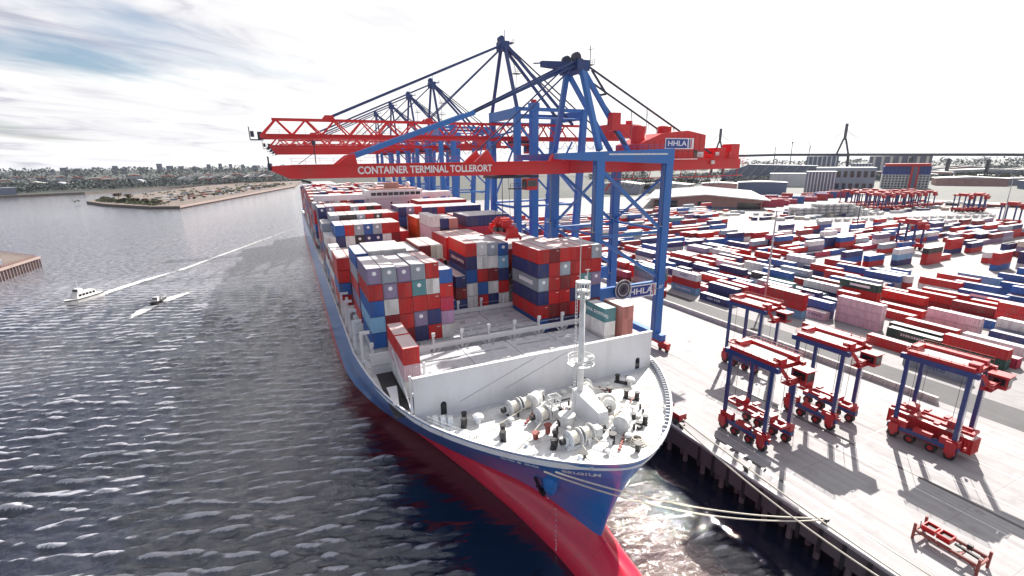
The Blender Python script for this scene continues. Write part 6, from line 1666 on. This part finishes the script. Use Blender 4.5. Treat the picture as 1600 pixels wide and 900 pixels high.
# white tank containers in a stepped pile
def tanks():
    m = MB(); m.cyl((-2.8, 0, 1.35), (2.8, 0, 1.35), 1.1, 10)
    fr = MB()
    for sx in (-3, 3):
        for sy in (-1.15, 1.15): fr.bar((sx, sy, 0), (sx, sy, 2.6), .14)
        for z in (.08, 2.52): fr.bar((sx, -1.15, z), (sx, 1.15, z), .14)
    for sy in (-1.15, 1.15): fr.bar((-3, sy, .08), (3, sy, .08), .12); fr.bar((-3, sy, 2.52), (3, sy, 2.52), .12)
    mm, ff = m.mesh('tank', ('wall_white',)), fr.mesh('frame', ('steel_grey',))
    def put(x, y, z, lab, grp):
        o = link(bpy.data.objects.new('tank_container', ff)); o.location = (x, y, z); tag(o, lab, 'tank container', grp)
        c = link(bpy.data.objects.new('tank', mm), o)
    for i in range(12):
        for j in range(4):
            for k in range(4):
                if i > 11-k*1.2 or (i < 3 and k > 2): continue
                if 0 < j < 3 and k < 2: continue
                put(392+i*6.3, 262+j*2.6-i*2.2, QZ+k*2.62, f'white tank container in stepped pile, {ordw(k+1)} layer, {ordw(i+1)} from left, {ordw(j+1)} row', 'tank containers in the stepped pile')
    for i in range(21): put(372+i*7.2, 232-i*2.4, QZ, 'white tank container in the low row before the stepped pile', 'tank containers in the low row')
tanks()
# black car-sized vehicles and small clutter between shed and yard
def train():
    A, C = Vector((585, 262, QZ)), Vector((642, 152, QZ)); d = (C-A).normalized(); n = int((C-A).length/15)
    t = thing('freight_train', A, 'long dark freight train standing on the far right side of the yard', 'train')
    for k in range(n):
        p = A+d*(k*15); b = MB(); b.bar(p+Vector((0, 0, 1.3)), p+d*13.6+Vector((0, 0, 1.3)), 2.6, .7); o = part('wagon', b, 'crane_dark', t)
        b = MB(); b.bar(p+d*.6+Vector((0, 0, 2.6)), p+d*12.8+Vector((0, 0, 2.6)), 2.4, 1.8); part('load', b, ('rust_red', 'bark', 'wall_slate')[k % 3], o)
train()
def clutter():
    b = MB(); ms = ['box_red', 'box_white', 'box_navy', 'box_grey', 'box_cream']
    for i in range(150):
        x = BR.uniform(330, 640); y = BR.uniform(250, 330)+(x-330)*-.1
        if 380 < x < 480 and y > 300: continue
        b.m = BR.randrange(5); L = BR.choice((4, 6, 12)); b.cbox((x, y, QZ+1.2), L, 2.4, BR.choice((1.6, 2.4, 2.6)), BR.choice((0, -.4, AZV)))
    solo('parked_vehicles', b, ms, 'scattered trailers and vehicles parked between the yard and the sheds', 'vehicles', kind='stuff')
    b = MB()
    for i in range(60):
        x = BR.uniform(440, 640); y = 335+BR.uniform(-6, 30)+(x-440)*.2; b.m = BR.randrange(3); n = BR.choice((1, 2, 3)); b.cbox((x, y, QZ+1.3*n), 12, 2.5, 2.6*n, AZV-.4)
    solo('stacked_boxes', b, ['box_red', 'box_crimson', 'box_blue'], 'red and blue containers piled far away beside the sheds', 'container', kind='stuff')
clutter()

# ---------------------------------------------------------------- trees
def crown_mesh(r, n, seed, leaf, flat=.75):
    q = random.Random(seed); b = MB()
    lobes = [(q.gauss(0, .42)*r, q.gauss(0, .42)*r, q.uniform(-.35, .5)*r*flat, q.uniform(.4, .62)*r) for _ in range(7)]
    for _ in range(n):
        lx, ly, lz, lr = q.choice(lobes)
        v = Vector((q.gauss(0, 1), q.gauss(0, 1), q.gauss(0, 1))).normalized()*lr*q.uniform(.55, 1.05)
        c = Vector((lx, ly, lz))+Vector((v.x, v.y, v.z*flat))
        a = Vector((q.gauss(0, 1), q.gauss(0, 1), q.gauss(0, 1))).normalized(); e = a.orthogonal().normalized(); s = leaf*q.uniform(.6, 1.4)
        b.face([c-a*s-e*s*.6, c+a*s-e*s*.6, c+a*s*.7+e*s*.7, c-a*s*.7+e*s*.7])
    return b
_trees = {}
def tree(x, y, z, h, kind, label, group):
    k = kind+str(BR.randrange(3))
    if k not in _trees:
        r = 1.0; sd = len(_trees)
        cm = crown_mesh(.34, 260, sd, .055).mesh('crown', ({'a': 'leaf_green', 'b': 'leaf_brown'}[kind],))
        tb = MB().cyl((0, 0, 0), (.01, 0, .42), .035, 7, .018)
        for q in range(4): tb.bar((.005, 0, .3+.03*q), (.16*cos(q*1.7), .16*sin(q*1.7), .52+.04*q), .014)
        _trees[k] = (tb.mesh('trunk', ('bark',)), cm)
    tm, cm = _trees[k]
    o = bpy.data.objects.new('tree', None); link(o); o.location = (x, y, z); o.scale = (h, h, h); o.rotation_euler.z = BR.uniform(0, 6); tag(o, label, 'tree', group)
    link(bpy.data.objects.new('trunk', tm), o)
    c = link(bpy.data.objects.new('crown', cm), o); c.location = (0, 0, .62)
for i in range(34):      # shore of the peninsula
    f = .14+.86*i/33; x = -276+f*118+BR.uniform(-5, 5); y = 938-f*178+BR.uniform(-4, 14)
    tree(x, y+4, 3.4, BR.uniform(5, 9) if i not in (9, 15) else 15, 'a' if i % 3 else 'b', 'bushy tree on the shore of the river peninsula' if i not in (9, 15) else ('taller tree on the left part of the peninsula shore' if i == 9 else 'taller tree midway along the peninsula shore'), 'trees on the peninsula shore')
for i in range(26):
    x = 640+BR.uniform(-160, 60); y = 620+BR.uniform(-50, 60); tree(x, y, Z0, BR.uniform(12, 20), 'a', 'green tree in the belt behind the sheds', 'trees in the belt behind the sheds')
for i in range(40):
    x = 1150+BR.uniform(-60, 260); y = 380+BR.uniform(-60, 140); tree(x, y, Z0, BR.uniform(12, 22), 'a', 'dark tree between the far sheds on the right', 'trees between the far sheds')
def woods():
    b = MB(); q = random.Random(77)
    def clump(x, y, z, w, h, n, lf=.15):
        for _ in range(n):
            c = Vector((x+q.gauss(0, w*.33), y+q.gauss(0, w*.33), z+h*(.15+.8*q.random()**.8))); a = Vector((q.gauss(0, 1), q.gauss(0, 1), q.gauss(0, 1))).normalized(); e = a.orthogonal().normalized(); s = h*lf*q.uniform(.6, 1.5)
            b.face([c-a*s-e*s*.7, c+a*s-e*s*.7, c+a*s*.7+e*s*.8, c-a*s*.7+e*s*.8])
    for i in range(1500):      # behind the left bank
        f = q.random(); x = -900+f*900; y0 = 1010+(x+900)*.62; y = y0+q.random()**1.5*520+28; clump(x, y, 4, 20, q.uniform(9, 17), 26, .11)
    for i in range(1100):     # far skyline
        a = radians(q.uniform(-28, 84)); d = q.uniform(2300, 5200)
        clump(d*sin(a), d*cos(a), 5, 60, q.uniform(16, 26)*d/2600, 12)
    for i in range(2300):      # belts in the right middle distance
        a = radians(q.uniform(34, 84)); d = q.choice((1090, 1130, 1420, 1480, 1850, 2300, 2400))+q.gauss(0, 22)+160*sin(a*7)
        if sin(a*23+d*.01) < -.55: continue
        clump(d*sin(a), d*cos(a), 5, 15, q.uniform(9, 17), 34, .1)
    solo('far_woods', b, 'leaf_far', 'distant belts of trees along the horizon', 'trees', kind='stuff')
woods()

# ---------------------------------------------------------------- left shore buildings and skyline
def hous(x, y, z, sx, sy, h, wall, roof, rz, label, group, rise=None, win=0):
    shed('house', (x, y, z), sx, sy, h, h*.35 if rise is None else rise, rz, wall, roof, label, 'building', group, windows=win)
for i in range(26):
    f = BR.random(); x = -760+f*640; y = 1120+(x+760)*.62+BR.uniform(120, 420)
    hous(x, y, 4.2, BR.uniform(16, 44), BR.uniform(12, 20), BR.uniform(6, 13), BR.choice(('wall_white', 'brick_pink', 'wall_grey', 'wall_white')), BR.choice(('roof_light', 'roof_tile', 'roof_light', 'wall_grey')), BR.uniform(-.5, .5), 'low building among trees on the far left shore', 'buildings on the far left shore')
hous(-492, 1232, 4.2, 34, 20, 13, 'wall_slate', 'wall_grey', .5, 'grey flat-roofed hall on the left bank close to the water', 'halls on the left bank', 0)
for x, y, c, lab in ((-250, 1560, 'box_white', 'white gabled warehouse in the middle of the far shore'), (-205, 1575, 'box_red', 'red gabled warehouse on the far shore'), (-150, 1600, 'box_crimson', 'crimson warehouse with white gable on the far shore'), (-100, 1640, 'box_blue', 'blue and white warehouse on the far shore'), (-60, 1650, 'box_orange', 'orange warehouse at the right of the far shore sheds'), (-560, 1330, 'box_crimson', 'crimson shed at the left end of the far shore')):
    hous(x, y, 4.2, 34, 22, 15, c, 'roof_light', .2, lab, 'coloured sheds on the far shore', 7)
# skyline towers, far away
for k, (u, d, w, h) in enumerate(((-20.5, 4200, 40, 95), (-19.8, 4300, 60, 120), (-18.9, 4150, 50, 105), (-18.2, 4000, 36, 88), (-16.3, 3900, 50, 140), (-15.7, 4100, 34, 95), (-13.0, 4200, 60, 170), (-12.2, 4000, 70, 130), (-11.3, 4300, 50, 120), (-10.2, 4100, 40, 110), (-9.0, 4200, 46, 150), (-8.0, 4000, 40, 160), (-7.1, 4100, 40, 150), (-6.0, 4200, 36, 140), (-4.9, 4000, 60, 120), (-3.6, 4100, 40, 130), (-30.0, 3600, 5, 150))):
    a = radians(u+2.0); x, y = d*sin(a), d*cos(a)
    shed('tower_block', (x, y, 4), w*.55, 20, h*.38, 0, -a, 'wall_slate', 'wall_grey', 'slate blue tower block on the distant left skyline' if w > 9 else 'thin radio mast on the distant left skyline', 'tower block', 'tower blocks on the left skyline', windows=(4, 6) if w > 9 else 0)
for i in range(34):
    a = radians(BR.uniform(-26, 4)); d = BR.uniform(1750, 2900); shed('house', (d*sin(a), d*cos(a), 4), BR.uniform(20, 50), 24, BR.uniform(8, 16), 4, -a, BR.choice(('wall_white', 'wall_grey', 'brick_pink', 'wall_slate')), BR.choice(('roof_light', 'roof_tile')), 'small pale building in the distant town across the river', 'building', 'buildings in the distant town')
for i in range(22):
    a = radians(BR.uniform(52, 80)); d = BR.uniform(1300, 2600); shed('house', (d*sin(a), d*cos(a), 5), BR.uniform(30, 90), 30, BR.uniform(8, 18), 4, -a, BR.choice(('wall_white', 'wall_grey', 'brick_pink')), 'roof_light', 'small pale shed in the far industrial area on the right', 'building', 'buildings in the far industrial area')
# small things on the peninsula and its quay
def penin():
    b = MB(); ms = ['box_white', 'rust_red', 'bank_stone', 'leaf_green', 'wall_slate']
    for i in range(120):
        f = BR.random(); x = -150+f*160+BR.uniform(-90, 0)*(1-f*.3); y = 800+f*520+BR.uniform(0, 160); b.m = BR.randrange(5); b.cbox((x, y, 4.4), BR.uniform(3, 14), BR.uniform(3, 6), BR.uniform(1, 4), BR.random())
    solo('quay_clutter', b, ms, 'cars, heaps and huts scattered over the sandy peninsula', 'clutter', kind='stuff')
    q = thing('peninsula_quay', (-40, 1000, 0), 'long reddish quay wall along the water side of the peninsula', 'quay wall')
    b = MB(); A, C = Vector((-131, 738, 0)), Vector((14, 1300, 0)); d = (C-A).normalized(); n = Vector((d.y, -d.x, 0))
    b.bar(A+n*.6+Vector((0, 0, 2.6)), C+n*.6+Vector((0, 0, 2.6)), 1.4, 2.4); part('cap_beam', b, 'pier_brick', q)
    b = MB()
    for k in range(90): p = A.lerp(C, k/89)+n*.8; b.bar((p.x, p.y, -1), (p.x, p.y, 2), .9)
    part('piles', b, 'steel_pile', q)
    for i in range(16): p = A.lerp(C, (i+.5)/16)-n*20; tree(p.x, p.y, 3.6, BR.uniform(6, 10), 'a', 'small tree in the row along the peninsula road', 'trees along the peninsula road')
penin()
def pier():
    q = thing('pier_wall', (-133, 320, 0), 'brick faced pier corner with dark timber base at the left edge', 'quay wall')
    P = [Vector(v) for v in ((-142, 220, 0), (-133.6, 312, 0), (-131, 345, 0))]
    for a, c in zip(P, P[1:]):
        d = (c-a).normalized(); n = Vector((d.y, -d.x, 0)); m = int((c-a).length/2.4); b = MB()
        b.bar(a+n*.5+Vector((0, 0, 5.6)), c+n*.5+Vector((0, 0, 5.6)), 1.2, 1.0); part('cap_beam', b, 'pier_brick', q)
        for k in range(m+1):
            p = a.lerp(c, k/m)+n*.45
            if p.y < 285: continue
            bb = MB(); bb.bar((p.x, p.y, -1), (p.x, p.y, 4.6), .5); part('timber', bb, 'steel_pile', q)
    b = MB(); rail_fence(b, [(-131.6, 344, 6), (-134, 312, 6)], 1.1, 2, .06); rail_fence(b, [(-131.6, 344, 6), (-158, 374, 6)], 1.1, 2, .06); part('guard_rail', b, 'rust_red', q)
    t = thing('pier_hut', (-139, 322, 6), 'small dark hut and lamp post on the brick pier at the left edge', 'hut')
    b = MB(); b.box(-141, -138, 319, 325, 6, 8.4); part('wall', b, 'wall_slate', t); b = MB(); b.box(-141.3, -137.7, 318.7, 325.3, 8.4, 8.7); part('roof', b, 'wall_grey', t)
    b = MB(); b.cyl((-135, 316, 6), (-135, 316, 10), .12, 6); b.cbox((-135, 316, 10.1), .8, .4, .25); part('lamp_post', b, 'rust_red', t)
pier()
def shore_scrub():
    b = MB(); q = random.Random(5)
    for i in range(420):
        f = .1+.9*q.random(); x = -276+f*112+q.uniform(-4, 10); y = 936-f*176+q.uniform(2, 30)
        if i > 260: f = q.random(); g = q.random()**1.3; x = -170+f*170-g*150*(1-f*.4); y = 800+f*540+g*140
        for _ in range(9):
            c = Vector((x+q.gauss(0, 2.2), y+q.gauss(0, 2.2), 3.5+q.random()*2.6)); a = Vector((q.gauss(0, 1), q.gauss(0, 1), q.gauss(0, 1))).normalized(); e = a.orthogonal().normalized(); s = q.uniform(.6, 1.4)
            b.face([c-a*s-e*s*.7, c+a*s-e*s*.7, c+a*s*.7+e*s*.8, c-a*s*.7+e*s*.8])
    solo('shore_scrub', b, 'leaf_green', 'low dark scrub along the shore of the peninsula', 'shrubs', kind='stuff')
shore_scrub()
def single_out():
    same = {}
    for o in COL.objects:
        if o.parent is None and o.get('category') and o.get('group'): same.setdefault(o['label'], []).append(o)
    for lab, obs in same.items():
        if len(obs) < 2: continue
        for i, o in enumerate(sorted(obs, key=lambda q: proj(q.location)[0])):
            o['label'] = f'{lab}, {ordw(i+1)} from left'
single_out()
# ---------------------------------------------------------------- air
def haze():
    m = bpy.data.materials.new('haze_air'); m.use_nodes = True; t = m.node_tree; t.nodes.clear()
    o = t.nodes.new('ShaderNodeOutputMaterial'); v = t.nodes.new('ShaderNodeVolumePrincipled')
    v.inputs['Color'].default_value = (.80, .86, .97, 1); v.inputs['Density'].default_value = HAZE; v.inputs['Anisotropy'].default_value = .25
    t.links.new(v.outputs[0], o.inputs['Volume'])
    MATS['haze_air'] = m
    b = MB(); b.box(-9100, 9100, -2800, 9100, -5, 150); solo('haze', b, 'haze_air', kind='stuff')
HAZE = .000022
haze()
